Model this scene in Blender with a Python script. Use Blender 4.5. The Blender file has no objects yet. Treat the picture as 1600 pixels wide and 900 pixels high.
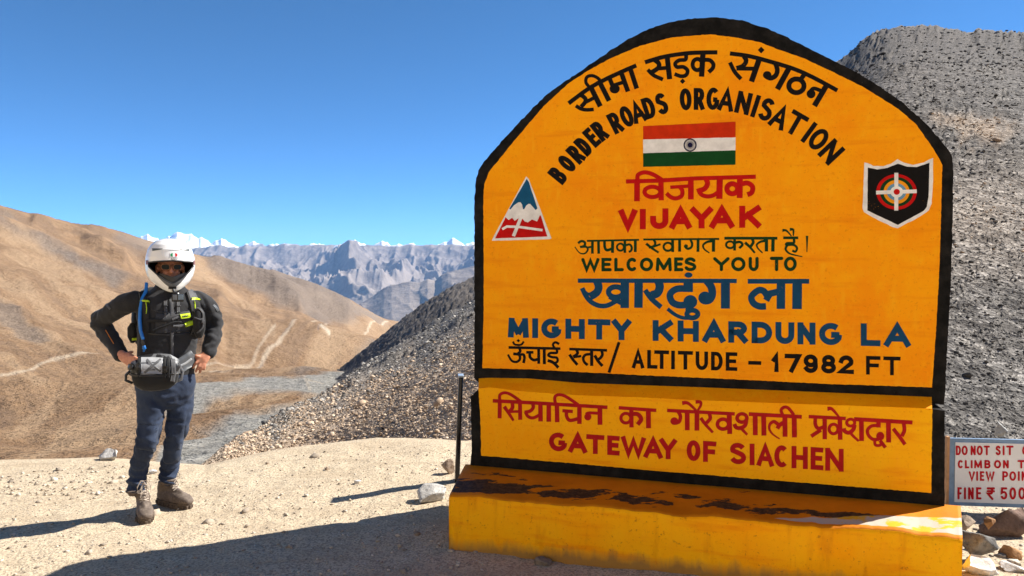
import bpy, bmesh, math, random
import numpy as np
from mathutils import Vector, Matrix
from mathutils.bvhtree import BVHTree
from mathutils.geometry import tessellate_polygon

scene = bpy.context.scene
COL = scene.collection
R = math.radians

# ------------------------------------------------------------------ camera, sky, sun, exposure
EYE = 1.60                      # eye height of the photographer
FPX = 1155.0                    # focal length in pixels of a 1600 px wide picture
PITCH = math.atan(35.0 / FPX)   # camera tipped slightly down
cam_data = bpy.data.cameras.new('camera')
cam_data.lens = FPX * 36.0 / 1600.0
cam_data.sensor_width = 36.0
cam_data.clip_start = 0.05
cam_data.clip_end = 200000.0
camera = bpy.data.objects.new('camera', cam_data)
COL.objects.link(camera)
camera.location = (0, 0, EYE)
camera.rotation_euler = (math.pi / 2 - PITCH, 0, 0)
scene.camera = camera

SUN_EL, SUN_AZ = 42.0, 21.0     # azimuth counted from +x (image right) towards +y (away)
SUN = Vector((math.cos(R(SUN_EL)) * math.cos(R(SUN_AZ)), math.cos(R(SUN_EL)) * math.sin(R(SUN_AZ)), math.sin(R(SUN_EL))))
world = bpy.data.worlds.new('World')
scene.world = world
world.use_nodes = True
wn = world.node_tree
for n in list(wn.nodes):
    wn.nodes.remove(n)
wo = wn.nodes.new('ShaderNodeOutputWorld')
wb = wn.nodes.new('ShaderNodeBackground')
sk = wn.nodes.new('ShaderNodeTexSky')
sk.sky_type = 'NISHITA'
sk.sun_disc = False
sk.sun_elevation = R(SUN_EL)
sk.sun_rotation = R(90.0 - SUN_AZ)
sk.altitude = 4500.0
sk.air_density = 0.55
sk.dust_density = 0.0
sk.ozone_density = 6.0
wb.inputs['Strength'].default_value = 0.095
thin = wn.nodes.new('ShaderNodeMix'); thin.data_type = 'RGBA'; thin.blend_type = 'MULTIPLY'
thin.inputs[0].default_value = 1.0; thin.inputs[7].default_value = (0.52, 0.89, 0.92, 1)     # thin high-altitude air: less red
wn.links.new(sk.outputs['Color'], thin.inputs[6])
wn.links.new(thin.outputs[2], wb.inputs['Color'])
wn.links.new(wb.outputs['Background'], wo.inputs['Surface'])

sun_data = bpy.data.lights.new('sun', 'SUN')
sun_data.energy = 3.7
sun_data.angle = R(0.5)
sun_data.color = (1.0, 0.95, 0.87)
sun = bpy.data.objects.new('sun', sun_data)
COL.objects.link(sun)
sun.rotation_euler = SUN.to_track_quat('Z', 'Y').to_euler()
sun.location = SUN * 50

scene.view_settings.view_transform = 'Standard'
scene.view_settings.look = 'None'
scene.view_settings.exposure = 1.55
scene.view_settings.gamma = 1.0
scene.view_settings.use_curve_mapping = False
scene.cycles.max_bounces = 8
scene.cycles.diffuse_bounces = 4
scene.cycles.volume_bounces = 1
scene.cycles.use_denoising = True

# ------------------------------------------------------------------ helpers
def ray(px, py):
    u = (px - 800.0) / FPX
    v = (450.0 - py) / FPX
    sp, cp = math.sin(PITCH), math.cos(PITCH)
    return Vector((u, cp + v * sp, -sp + v * cp))

def P(px, py, Z):
    """point seen at (px, py) of the 1600x900 photo at depth Z metres"""
    d = ray(px, py)
    return Vector((0, 0, EYE)) + d * (Z / d.y)

def Pn(px, py, Z):
    px = np.asarray(px, float); py = np.asarray(py, float); Z = np.asarray(Z, float)
    u = (px - 800.0) / FPX; v = (450.0 - py) / FPX
    sp, cp = math.sin(PITCH), math.cos(PITCH)
    dy = cp + v * sp
    return np.stack([u * Z / dy, Z + 0 * u, EYE + (-sp + v * cp) * Z / dy], -1)

def lattice(ix, iy, seed):
    n = (ix.astype(np.int64) * 374761393 + iy.astype(np.int64) * 668265263 + seed * 1442695041) & 0xFFFFFFFF
    n = ((n ^ (n >> 13)) * 1274126177) & 0xFFFFFFFF
    n = ((n ^ (n >> 16)) * 2246822519) & 0xFFFFFFFF
    return ((n ^ (n >> 15)) & 0xFFFFFF) / float(0xFFFFFF)

def vnoise(x, y, seed=0):
    x = np.asarray(x, float); y = np.asarray(y, float)
    ix = np.floor(x); iy = np.floor(y)
    fx = x - ix; fy = y - iy
    fx = fx * fx * fx * (fx * (fx * 6 - 15) + 10); fy = fy * fy * fy * (fy * (fy * 6 - 15) + 10)
    a = lattice(ix, iy, seed); b = lattice(ix + 1, iy, seed)
    c = lattice(ix, iy + 1, seed); d = lattice(ix + 1, iy + 1, seed)
    return (a + (b - a) * fx) * (1 - fy) + (c + (d - c) * fx) * fy

def fbm(x, y, octaves=5, seed=0, gain=0.5):
    s = 0.0; a = 1.0; t = 0.0
    for k in range(octaves):
        s = s + a * (vnoise(x * 2 ** k + 17.3 * k, y * 2 ** k - 9.1 * k, seed + k) - 0.5)
        t += a; a *= gain
    return s / t * 2

def ridged(x, y, octaves=5, seed=0, gain=0.5):
    s = 0.0; a = 1.0; t = 0.0; w = 1.0
    for k in range(octaves):
        n = 1 - np.abs(2 * vnoise(x * 2 ** k + 11.7 * k, y * 2 ** k + 5.3 * k, seed + k) - 1)
        n = n * n * w
        s = s + a * n; t += a; a *= gain
        w = np.clip(n * 1.6, 0, 1)
    return s / t

def noise3(p, freq, seed=0, octaves=3):
    """cheap 3-D noise for meshes: mixes three plane noises"""
    x, y, z = p[:, 0] * freq, p[:, 1] * freq, p[:, 2] * freq
    return (fbm(x + 3.1, y + z * 0.71, octaves, seed) + fbm(y - 1.7, z + x * 0.63, octaves, seed + 7) + fbm(z + 8.2, x - y * 0.57, octaves, seed + 13)) / 1.8

def knots(x, pts):
    xs = [p[0] for p in pts]; ys = [p[1] for p in pts]
    return np.interp(x, xs, ys)

def rootloc(parent):
    return np.zeros(3) if parent is None else np.array(parent.get('_loc', (0, 0, 0)), float)

def mesh_obj(name, verts, faces, mat, parent=None, smooth=False, attrs=None, mat_index=None):
    verts = np.asarray(verts, float) - rootloc(parent)
    me = bpy.data.meshes.new(name)
    if isinstance(faces, np.ndarray):
        n, k = faces.shape
        me.vertices.add(len(verts)); me.vertices.foreach_set('co', verts.ravel())
        me.loops.add(n * k); me.loops.foreach_set('vertex_index', faces.ravel().astype(np.int32))
        me.polygons.add(n); me.polygons.foreach_set('loop_start', np.arange(0, n * k, k, dtype=np.int32))
        me.update(calc_edges=True)
    else:
        me.from_pydata([tuple(v) for v in verts], [], [tuple(f) for f in faces])
    me.validate()
    for m in (mat if isinstance(mat, (list, tuple)) else [mat]):
        me.materials.append(m)
    if mat_index is not None:
        me.polygons.foreach_set('material_index', np.asarray(mat_index, np.int32))
    if smooth:
        me.polygons.foreach_set('use_smooth', np.ones(len(me.polygons), bool))
    for an, av in (attrs or {}).items():
        a = me.attributes.new(an, 'FLOAT', 'POINT'); a.data.foreach_set('value', np.asarray(av, np.float32).ravel())
    me.update()
    o = bpy.data.objects.new(name, me)
    COL.objects.link(o)
    if parent is not None:
        o.parent = parent
        o['_loc'] = tuple(rootloc(parent))
    return o

def tag(o, label=None, cat=None, group=None, kind=None):
    if label: o['label'] = label
    if cat: o['category'] = cat
    if group: o['group'] = group
    if kind: o['kind'] = kind
    return o

def thing(name, label, cat, loc, group=None):
    o = bpy.data.objects.new(name, None)
    o.empty_display_size = 0.2
    COL.objects.link(o)
    o.location = loc
    o['_loc'] = tuple(loc)
    return tag(o, label, cat, group)

def grid_faces(nr, nc, wrap=False):
    i = np.arange(nr - 1)[:, None]; j = np.arange(nc if wrap else nc - 1)[None, :]
    j2 = (j + 1) % nc
    return np.stack([i * nc + j, i * nc + j2, (i + 1) * nc + j2, (i + 1) * nc + j], -1).reshape(-1, 4)

class MB:
    """collects shapes into one mesh"""
    def __init__(s): s.v = []; s.f = []; s.m = []; s.mi = 0
    def add(s, verts, faces):
        b = len(s.v); s.v += [tuple(v) for v in verts]
        for f in faces:
            s.f.append(tuple(b + i for i in f)); s.m.append(s.mi)
    def box(s, c, sx, sy, sz, rz=0.0, bev=0.0):
        bm = bmesh.new(); bmesh.ops.create_cube(bm, size=1)
        bmesh.ops.scale(bm, vec=(sx, sy, sz), verts=bm.verts)
        if bev: bmesh.ops.bevel(bm, geom=bm.edges[:], offset=bev, segments=2, affect='EDGES', profile=0.5)
        M = Matrix.Translation(Vector(c)) @ Matrix.Rotation(rz, 4, 'Z')
        s.add([M @ v.co for v in bm.verts], [[v.index for v in f.verts] for f in bm.faces]); bm.free()
    def frame_box(s, c, ax, ay, az, bev=0.0):
        """box given by three full-length axis vectors"""
        bm = bmesh.new(); bmesh.ops.create_cube(bm, size=1)
        L = (ax.length, ay.length, az.length)
        bmesh.ops.scale(bm, vec=L, verts=bm.verts)
        if bev: bmesh.ops.bevel(bm, geom=bm.edges[:], offset=bev, segments=2, affect='EDGES', profile=0.5)
        X, Y, Z = ax.normalized(), ay.normalized(), az.normalized()
        s.add([c + X * v.co.x + Y * v.co.y + Z * v.co.z for v in bm.verts], [[v.index for v in f.verts] for f in bm.faces]); bm.free()
    def loft(s, pts, rad, ref=Vector((0, 0, 1)), n=16, cap=True, axes=None, power=2.0):
        """closed tube through pts; rad = list of r or (ra, rb); axes = optional fixed (side, front)"""
        pts = [Vector(p) for p in pts]; rings = []
        m = len(pts)
        def fr(i):
            if axes: return Vector(axes[0]), Vector(axes[1])
            t = (pts[min(i + 1, m - 1)] - pts[max(i - 1, 0)]).normalized()
            a = t.cross(ref)
            if a.length < 1e-3: a = t.cross(Vector((1, 0, 0)))
            a.normalize(); return a, t.cross(a).normalized()
        def ring(c, a, b, ra, rb):
            out = []
            for k in range(n):
                w = 2 * math.pi * k / n
                cw, sw = math.cos(w), math.sin(w)
                if power != 2.0:
                    cw = math.copysign(abs(cw) ** (2 / power), cw); sw = math.copysign(abs(sw) ** (2 / power), sw)
                out.append(c + a * ra * cw + b * rb * sw)
            return out
        V = []
        for i in range(m):
            r = rad[i] if isinstance(rad[i], (tuple, list)) else (rad[i], rad[i])
            a, b = fr(i)
            if i == 0 and cap:
                t = (pts[0] - pts[1]).normalized(); k = min(r)
                V += [ring(pts[0] + t * k * 0.75, a, b, r[0] * 0.3, r[1] * 0.3), ring(pts[0] + t * k * 0.5, a, b, r[0] * 0.75, r[1] * 0.75)]
            V.append(ring(pts[i], a, b, *r))
            if i == m - 1 and cap:
                t = (pts[-1] - pts[-2]).normalized(); k = min(r)
                V += [ring(pts[-1] + t * k * 0.5, a, b, r[0] * 0.75, r[1] * 0.75), ring(pts[-1] + t * k * 0.75, a, b, r[0] * 0.3, r[1] * 0.3)]
        nr = len(V); flat = [p for rg in V for p in rg]
        F = [tuple(f) for f in grid_faces(nr, n, True)]
        F.append(tuple(range(n - 1, -1, -1))); F.append(tuple((nr - 1) * n + k for k in range(n)))
        s.add(flat, F)
    def ball(s, c, rx, ry, rz, M=None, seg=20):
        bm = bmesh.new(); bmesh.ops.create_uvsphere(bm, u_segments=seg, v_segments=seg // 2 + 2, radius=1)
        out = []
        for v in bm.verts:
            p = Vector((v.co.x * rx, v.co.y * ry, v.co.z * rz))
            if M is not None: p = M @ p
            out.append(Vector(c) + p)
        s.add(out, [[v.index for v in f.verts] for f in bm.faces]); bm.free()
    def build(s, name, mat, parent=None, smooth=False, **k):
        return mesh_obj(name, s.v, s.f, mat, parent, smooth, mat_index=s.m if isinstance(mat, (list, tuple)) else None, **k)

def fuse(mb, voxel, smooth=4, factor=0.5):
    """melt overlapping closed shapes into one continuous skin; returns verts, normals, faces"""
    me = bpy.data.meshes.new('melt'); me.from_pydata(mb.v, [], mb.f); me.update()
    bm = bmesh.new(); bm.from_mesh(me); bmesh.ops.recalc_face_normals(bm, faces=bm.faces); bm.to_mesh(me); bm.free()
    o = bpy.data.objects.new('melt', me); COL.objects.link(o)
    md = o.modifiers.new('r', 'REMESH'); md.mode = 'VOXEL'; md.voxel_size = voxel
    ms = o.modifiers.new('s', 'SMOOTH'); ms.iterations = smooth; ms.factor = factor
    dg = bpy.context.evaluated_depsgraph_get(); dg.update()
    m2 = bpy.data.meshes.new_from_object(o.evaluated_get(dg))
    n = len(m2.vertices)
    v = np.empty(n * 3); m2.vertices.foreach_get('co', v); v = v.reshape(-1, 3)
    nn = np.empty(n * 3); m2.vertices.foreach_get('normal', nn); nn = nn.reshape(-1, 3)
    f = [tuple(p.vertices) for p in m2.polygons]
    bpy.data.objects.remove(o); bpy.data.meshes.remove(me); bpy.data.meshes.remove(m2)
    return v, nn, f

# ------------------------------------------------------------------ materials
def M_new(name):
    m = bpy.data.materials.new(name); m.use_nodes = True
    nt = m.node_tree; b = nt.nodes['Principled BSDF']
    return m, nt, b

class NT:
    """tiny node-graph writer"""
    def __init__(s, name, rough=0.8, spec=0.3, metal=0.0):
        s.m, s.nt, s.b = M_new(name)
        s.b.inputs['Roughness'].default_value = rough
        s.b.inputs['Specular IOR Level'].default_value = spec
        s.b.inputs['Metallic'].default_value = metal
        g = s.nt.nodes.new('ShaderNodeNewGeometry'); s.pos = g.outputs['Position']; s.geo = g
    def n(s, t, **k):
        x = s.nt.nodes.new(t)
        for a, v in k.items(): setattr(x, a, v)
        return x
    def link(s, a, b): s.nt.links.new(a, b)
    def val(s, inp, v):
        if hasattr(v, 'is_linked') or hasattr(v, 'links'): s.link(v, inp)
        else: inp.default_value = v
    def mapped(s, scale):
        x = s.n('ShaderNodeMapping'); s.link(s.pos, x.inputs['Vector']); x.inputs['Scale'].default_value = scale
        return x.outputs['Vector']
    def noise(s, scale, detail=5, rough=0.55, vec=None, dist=0.0):
        x = s.n('ShaderNodeTexNoise'); x.inputs['Scale'].default_value = scale; x.inputs['Detail'].default_value = detail
        x.inputs['Roughness'].default_value = rough; x.inputs['Distortion'].default_value = dist
        s.link(vec or s.pos, x.inputs['Vector']); return x.outputs['Fac']
    def voro(s, scale, out='Distance', feature='F1', detail=0, vec=None):
        x = s.n('ShaderNodeTexVoronoi'); x.feature = feature; x.inputs['Scale'].default_value = scale
        if 'Detail' in x.inputs: x.inputs['Detail'].default_value = detail
        s.link(vec or s.pos, x.inputs['Vector']); return x.outputs[out]
    def attr(s, name):
        x = s.n('ShaderNodeAttribute'); x.attribute_name = name; return x.outputs['Fac']
    def ramp(s, fac, stops):
        x = s.n('ShaderNodeValToRGB'); e = x.color_ramp.elements
        while len(e) > 1: e.remove(e[-1])
        for i, (p, c) in enumerate(stops):
            el = e[0] if i == 0 else e.new(p)
            el.position = p; el.color = (c, c, c, 1) if isinstance(c, (int, float)) else (*c, 1)
        s.link(fac, x.inputs['Fac']); return x.outputs['Color']
    def mix(s, fac, a, b, mode='MIX'):
        x = s.n('ShaderNodeMix', data_type='RGBA', blend_type=mode)
        s.val(x.inputs[0], fac)
        for i, c in ((6, a), (7, b)):
            if isinstance(c, (tuple, list)): x.inputs[i].default_value = (*c, 1)
            elif isinstance(c, (int, float)): x.inputs[i].default_value = (c, c, c, 1)
            else: s.link(c, x.inputs[i])
        return x.outputs[2]
    def math(s, op, a, b=0.0, clamp=False):
        x = s.n('ShaderNodeMath', operation=op); x.use_clamp = clamp
        s.val(x.inputs[0], a); s.val(x.inputs[1], b); return x.outputs[0]
    def color(s, c):
        if isinstance(c, (tuple, list)): s.b.inputs['Base Color'].default_value = (*c, 1)
        else: s.link(c, s.b.inputs['Base Color'])
    def bump(s, h, strength=0.4, dist=0.01, prev=None):
        x = s.n('ShaderNodeBump'); x.inputs['Strength'].default_value = strength; x.inputs['Distance'].default_value = dist
        s.link(h, x.inputs['Height'])
        if prev is not None: s.link(prev, x.inputs['Normal'])
        s.link(x.outputs['Normal'], s.b.inputs['Normal']); return x.outputs['Normal']

def simple(name, col, rough=0.6, spec=0.3, metal=0.0, var=0.15, scale=30, bump=0.0, bdist=0.002):
    t = NT(name, rough, spec, metal)
    f = t.noise(scale, 4)
    lo = tuple(c * (1 - var) for c in col); hi = tuple(min(1, c * (1 + var)) for c in col)
    t.color(t.mix(t.ramp(f, [(0.3, 0.0), (0.7, 1.0)]), lo, hi))
    if bump: t.bump(f, bump, bdist)
    return t.m
# ------------------------------------------------------------------ terrain materials
def mat_pad():
    t = NT('dry_dirt', 0.95, 0.1)
    a = t.noise(1.1, 6, 0.6); b = t.noise(9, 6, 0.65); c = t.noise(70, 4, 0.7)
    col = t.mix(t.ramp(a, [(0.3, 0.0), (0.7, 1.0)]), (0.47, 0.365, 0.245), (0.60, 0.485, 0.335))
    col = t.mix(t.ramp(b, [(0.35, 0.0), (0.75, 0.6)]), col, (0.64, 0.54, 0.39))
    col = t.mix(t.ramp(c, [(0.43, 0.85), (0.52, 0.0)]), col, (0.25, 0.20, 0.145))
    sp = t.voro(38, 'Distance'); spc = t.voro(38, 'Color')
    r = t.n('ShaderNodeSeparateColor'); t.link(spc, r.inputs[0])
    peb = t.math('MULTIPLY', t.ramp(sp, [(0.16, 1.0), (0.24, 0.0)]), t.ramp(r.outputs[0], [(0.62, 0.0), (0.66, 1.0)]))
    pcol = t.mix(r.outputs[1], (0.20, 0.18, 0.16), (0.50, 0.46, 0.40))
    col = t.mix(peb, col, pcol)
    sc = t.noise(3.2, 5, 0.7, t.mapped((0.35, 1.6, 1.0)))
    col = t.mix(t.ramp(sc, [(0.34, 0.55), (0.50, 0.0)]), col, (0.36, 0.28, 0.19))
    t.color(col)
    n1 = t.bump(b, 0.45, 0.05)
    n2 = t.bump(c, 0.5, 0.012, n1)
    t.bump(peb, 0.6, 0.01, n2)
    return t.m

def mat_scree():
    t = NT('scree_slope', 0.95, 0.12)
    big = t.noise(0.09, 6, 0.6); mid = t.noise(0.9, 6, 0.65)
    v1 = t.voro(2.6, 'Color', detail=1); v2 = t.voro(9.0, 'Color', detail=1); v3 = t.voro(30.0, 'Color', detail=1)
    def ch(c):
        r = t.n('ShaderNodeSeparateColor'); t.link(c, r.inputs[0]); return r.outputs[0]
    k = t.math('ADD', t.math('MULTIPLY', ch(v1), 0.175), t.math('ADD', t.math('MULTIPLY', ch(v2), 0.25), t.math('MULTIPLY', ch(v3), 0.25)))
    col = t.ramp(k, [(0.2, (0.045, 0.041, 0.038)), (0.45, (0.105, 0.097, 0.089)), (0.60, (0.165, 0.153, 0.140)), (0.8, (0.38, 0.352, 0.32))])
    tan = t.math('ADD', t.attr('tan'), t.math('MULTIPLY', t.ramp(big, [(0.5, 0.0), (0.7, 1.0)]), 0.15), True)
    col = t.mix(tan, col, t.mix(0.75, col, t.ramp(k, [(0.15, (0.22, 0.152, 0.100)), (0.5, (0.42, 0.305, 0.21)), (0.8, (0.68, 0.53, 0.385))])))
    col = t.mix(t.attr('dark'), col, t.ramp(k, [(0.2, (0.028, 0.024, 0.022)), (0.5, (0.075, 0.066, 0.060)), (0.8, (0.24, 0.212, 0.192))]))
    t.color(col)
    n1 = t.bump(t.voro(2.6, 'Distance', detail=1), 0.4, 0.14)
    n2 = t.bump(t.voro(9.0, 'Distance', detail=1), 0.6, 0.05, n1)
    t.bump(t.voro(30.0, 'Distance', detail=1), 0.6, 0.016, n2)
    return t.m

def mat_valley():
    t = NT('brown_hillside', 0.95, 0.1)
    a = t.noise(0.006, 7, 0.6); b = t.noise(0.05, 7, 0.65); c = t.noise(0.4, 6, 0.7)
    col = t.mix(t.ramp(a, [(0.35, 0.0), (0.65, 1.0)]), (0.205, 0.120, 0.064), (0.305, 0.192, 0.108))
    col = t.mix(t.ramp(b, [(0.38, 0.0), (0.68, 0.8)]), col, (0.345, 0.228, 0.134))
    col = t.mix(t.ramp(c, [(0.36, 0.6), (0.52, 0.0)]), col, (0.24, 0.16, 0.10))
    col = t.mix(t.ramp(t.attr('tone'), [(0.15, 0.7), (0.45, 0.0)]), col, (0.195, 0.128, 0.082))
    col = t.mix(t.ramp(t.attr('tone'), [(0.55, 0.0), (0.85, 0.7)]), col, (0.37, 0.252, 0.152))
    g = t.ramp(c, [(0.3, (0.18, 0.17, 0.15)), (0.55, (0.30, 0.285, 0.255)), (0.7, (0.39, 0.37, 0.335))])
    col = t.mix(t.attr('gray'), col, g)
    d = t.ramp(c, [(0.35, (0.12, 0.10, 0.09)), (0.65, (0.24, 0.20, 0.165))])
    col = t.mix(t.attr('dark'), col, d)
    col = t.mix(t.attr('track'), col, (0.58, 0.48, 0.36))
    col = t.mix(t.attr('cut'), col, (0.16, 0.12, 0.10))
    t.color(col)
    n1 = t.bump(b, 0.9, 6.0)
    n2 = t.bump(c, 0.9, 1.4, n1)
    t.bump(t.noise(3.0, 4, 0.7), 0.7, 0.2, n2)
    return t.m

def mat_far():
    t = NT('far_mountain_rock', 0.95, 0.1)
    a = t.noise(0.0011, 6, 0.6); b = t.noise(0.006, 5, 0.65)
    col = t.mix(t.ramp(a, [(0.35, 0.0), (0.65, 1.0)]), (0.12, 0.10, 0.09), (0.27, 0.225, 0.19))
    col = t.mix(t.ramp(b, [(0.4, 0.0), (0.7, 0.5)]), col, (0.34, 0.29, 0.25))
    col = t.mix(t.attr('sand'), col, (0.42, 0.36, 0.30))
    col = t.mix(t.attr('snow'), col, (0.88, 0.90, 0.93))
    t.color(col)
    t.bump(b, 0.5, 60.0)
    return t.m

def poly_mask(px, py, poly):
    x = np.asarray(px); y = np.asarray(py); c = np.zeros(x.shape, bool)
    n = len(poly)
    for i in range(n):
        x0, y0 = poly[i]; x1, y1 = poly[(i + 1) % n]
        if y0 == y1: continue
        hit = ((y0 > y) != (y1 > y)) & (x < (x1 - x0) * (y - y0) / (y1 - y0) + x0)
        c ^= hit
    return c.astype(float)

def line_dist(px, py, pts):
    best = np.full(np.shape(px), 1e9)
    for (x0, y0), (x1, y1) in zip(pts[:-1], pts[1:]):
        dx, dy = x1 - x0, y1 - y0
        tt = np.clip(((px - x0) * dx + (py - y0) * dy) / (dx * dx + dy * dy + 1e-9), 0, 1)
        best = np.minimum(best, np.hypot(px - x0 - tt * dx, py - y0 - tt * dy))
    return best

# ------------------------------------------------------------------ ground of the pass
CREST = [(-900, 716), (0, 718), (150, 716), (240, 730), (317, 739), (415, 716), (473, 707), (589, 697), (675, 704), (733, 711), (800, 716), (3000, 716)]
def ground_z(x, y):
    x = np.asarray(x, float); y = np.asarray(y, float)
    z = 0.028 * (np.clip(x, -9, -0.3) + 0.3)
    z = z + 0.030 * fbm(x * 0.45, y * 0.45, 3, 5) + 0.013 * fbm(x * 2.1, y * 2.1, 4, 9)
    yy = np.maximum(y, 0.5)
    px = 800 + FPX * x / yy
    yc = knots(px, CREST)
    Zc = FPX * (EYE + 0.05) / (yc - 415.0)
    d = np.where(y > 0.5, y - Zc, -1.0)
    fade = np.clip((1400 - px) / 250.0, 0, 1)
    drop = np.where(d > 0, d * d / (d + 0.8) * 0.36, 0.0)
    lip = 0.04 * np.exp(-((d + 0.25) / 0.3) ** 2) * fbm(x * 1.7, y * 1.7, 3, 21)
    back = np.clip(-0.5 * x - 0.866 * y - 7.0, 0, 90) * np.clip(-y / 4.0, 0, 1)     # unseen hillside behind the camera, added to bounce sunlight onto the sign
    rise = 0.62 * back * back / (back + 4.0) * (1 + 0.25 * fbm(x * 0.06, y * 0.06, 3, 37))
    return z + lip - drop * fade + rise

def gz(x, y): return float(ground_z(np.array([x]), np.array([y]))[0])
def on_ground(px, py):
    """ground point under a pixel"""
    d = ray(px, py); Z = 5.0
    for _ in range(30):
        p = Vector((0, 0, EYE)) + d * (Z / d.y)
        Z = (EYE - gz(p.x, p.y)) * d.y / -d.z
    return Vector((0, 0, EYE)) + d * (Z / d.y)

th = np.concatenate([np.linspace(-62, 62, 1000), np.linspace(62, 298, 90)[1:-1]])
rr = np.concatenate([np.geomspace(0.5, 9.5, 300), np.geomspace(9.8, 420, 40)])
TH, RR = np.meshgrid(np.radians(th), rr)
GX, GY = RR * np.sin(TH), RR * np.cos(TH)
GZ = ground_z(GX, GY)
far = np.clip((RR - 12) / 100, 0, 1)
GZ = GZ + np.where(GY < 0, far * 6 * fbm(GX * 0.02, GY * 0.02, 4, 31), 0)
# fine grit relief close to the camera
near = np.clip((9 - RR) / 4, 0, 1) * np.clip((GY - 1.5), 0, 1)
trk = np.exp(-((GX * 0.25 + GY - 5.9 + 0.25 * fbm(GX * 0.4, GY * 0.4, 3, 57)) / 0.16) ** 2) + np.exp(-((GX * 0.25 + GY - 4.55 + 0.25 * fbm(GX * 0.4, GY * 0.4, 3, 57)) / 0.16) ** 2)
GZ = GZ - near * 0.009 * trk * (1 + 0.15 * np.sin(GX * 60 + GY * 25)) * np.clip(1.2 * fbm(GX * 0.5, GY * 0.5, 2, 58) + 0.6, 0, 1)
GZ = GZ + near * (0.006 * ridged(GX * 6, GY * 6, 4, 41) + 0.004 * fbm(GX * 17, GY * 17, 2, 43))
V = np.stack([GX, GY, GZ], -1).reshape(-1, 3)
F = grid_faces(len(rr), len(th), True)
pad = mesh_obj('ground', V, F, mat_pad(), smooth=True); tag(pad, kind='structure', label='sandy gravel ground of the mountain pass')

# ------------------------------------------------------------------ scree mountain behind the sign
HC = np.arange(296, 2300, 3.0)
foot_y = knots(HC, [(296, 752), (343, 740), (415, 722), (473, 713), (589, 703), (675, 710), (733, 716), (900, 735), (1200, 765), (1480, 796), (1700, 812), (2300, 820)])
crest_pts = [(296, 751, 20), (320, 732, 22), (343, 713, 25), (387, 687, 32), (439, 653, 42), (473, 632, 52), (517, 606, 66), (545, 588, 76), (600, 553, 92), (660, 516, 108), (745, 463, 125), (900, 362, 150), (1100, 231, 160), (1250, 136, 158), (1315, 95, 150), (1340, 72, 145), (1362, 57, 140), (1385, 45, 135), (1430, 43, 125), (1500, 48, 110), (1560, 49, 100), (1600, 53, 92), (1800, 44, 80), (2300, 30, 70)]
crest_y = np.interp(HC, [c[0] for c in crest_pts], [c[1] for c in crest_pts])
crest_Z = np.interp(HC, [c[0] for c in crest_pts], [c[2] for c in crest_pts])
gs_ = np.exp(-0.5 * (np.arange(-24, 25) / 6.0) ** 2); gs_ /= gs_.sum()
crest_y = np.convolve(np.pad(crest_y, 24, mode='edge'), gs_, mode='valid')
crest_jit = (6 * fbm(HC * 0.022, 0 * HC, 4, 23) + 3.5 * fbm(HC * 0.11, 0 * HC, 4, 24)) * np.clip((HC - 520) / 60, 0.3, 1)
crest_Z = np.convolve(np.pad(crest_Z, 24, mode='edge'), gs_, mode='valid')
NS = 300
S = np.linspace(0, 1, NS)[:, None]
# one long side slope climbing to the right; its far edge is the skyline
HY_ = foot_y[None, :] * (1 - S) + crest_y[None, :] * S
KS = 3.5
ZZ = KS / ((HY_ - crest_y[None, :]) / FPX + KS / crest_Z[None, :])
HP = Pn(HC[None, :] + 0 * S, HY_, ZZ)
HX, HZ = HP[..., 0].copy(), HP[..., 2].copy()
env = np.clip(np.minimum(S * 7, 1), 0, 1) * (0.35 + 0.65 * np.clip((1 - S) * 10, 0, 1))
disp = 0
for lam in (30, 14, 7, 3.5, 1.7, 0.8, 0.4):
    w = np.clip(lam / (0.014 * ZZ) - 0.6, 0, 1) * np.clip(ZZ / (lam * 1.5), 0, 1)
    disp = disp + w * lam * 0.030 * (fbm(HX / lam, ZZ / lam, 2, int(lam * 10)) + 0.35 * (ridged(HX / lam, ZZ / lam, 2, int(lam * 10) + 3) - 0.4))
outc = ridged(HX / 16 + 2.2, ZZ / 16, 4, 77); outc = np.clip(outc - 0.6, 0, 1) * 2.5 * np.clip((ZZ - 30) / 40, 0, 1)
HZ = HZ + env * (disp + outc) - crest_jit[None, :] * ZZ / FPX * np.clip((S - 0.955) / 0.045, 0, 1) ** 2
jr = np.random.default_rng(77)
PXG0 = HC[None, :] + 0 * S
HZ = HZ + (jr.random(HZ.shape) - 0.5) * ZZ / FPX * 3.9 * np.clip(S * 20, 0, 1) * np.clip(vnoise(PXG0 * 0.06, HY_ * 0.06, 8) * 1.6, 0.35, 1.3)
HX = HX + (jr.random(HZ.shape) - 0.5) * ZZ / FPX * 2.8
PXg = HC[None, :] + 0 * S
PYg = foot_y[None, :] * (1 - S) + crest_y[None, :] * S
_, v_ = None, None
pyr = 415 + FPX * (EYE - HZ) / ZZ
wob = 14 * fbm(PXg * 0.03, pyr * 0.03, 3, 4)
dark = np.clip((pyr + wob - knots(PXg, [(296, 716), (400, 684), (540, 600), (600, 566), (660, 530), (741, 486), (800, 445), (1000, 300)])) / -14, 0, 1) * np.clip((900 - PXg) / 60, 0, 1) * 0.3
tan = np.clip((pyr + 2.5 * wob - knots(PXg, [(296, 640), (400, 635), (480, 595), (600, 545), (740, 500), (1000, 690), (1400, 760)])) / 110, 0, 1) * np.clip((1000 - PXg) / 200, 0, 1)
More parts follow.
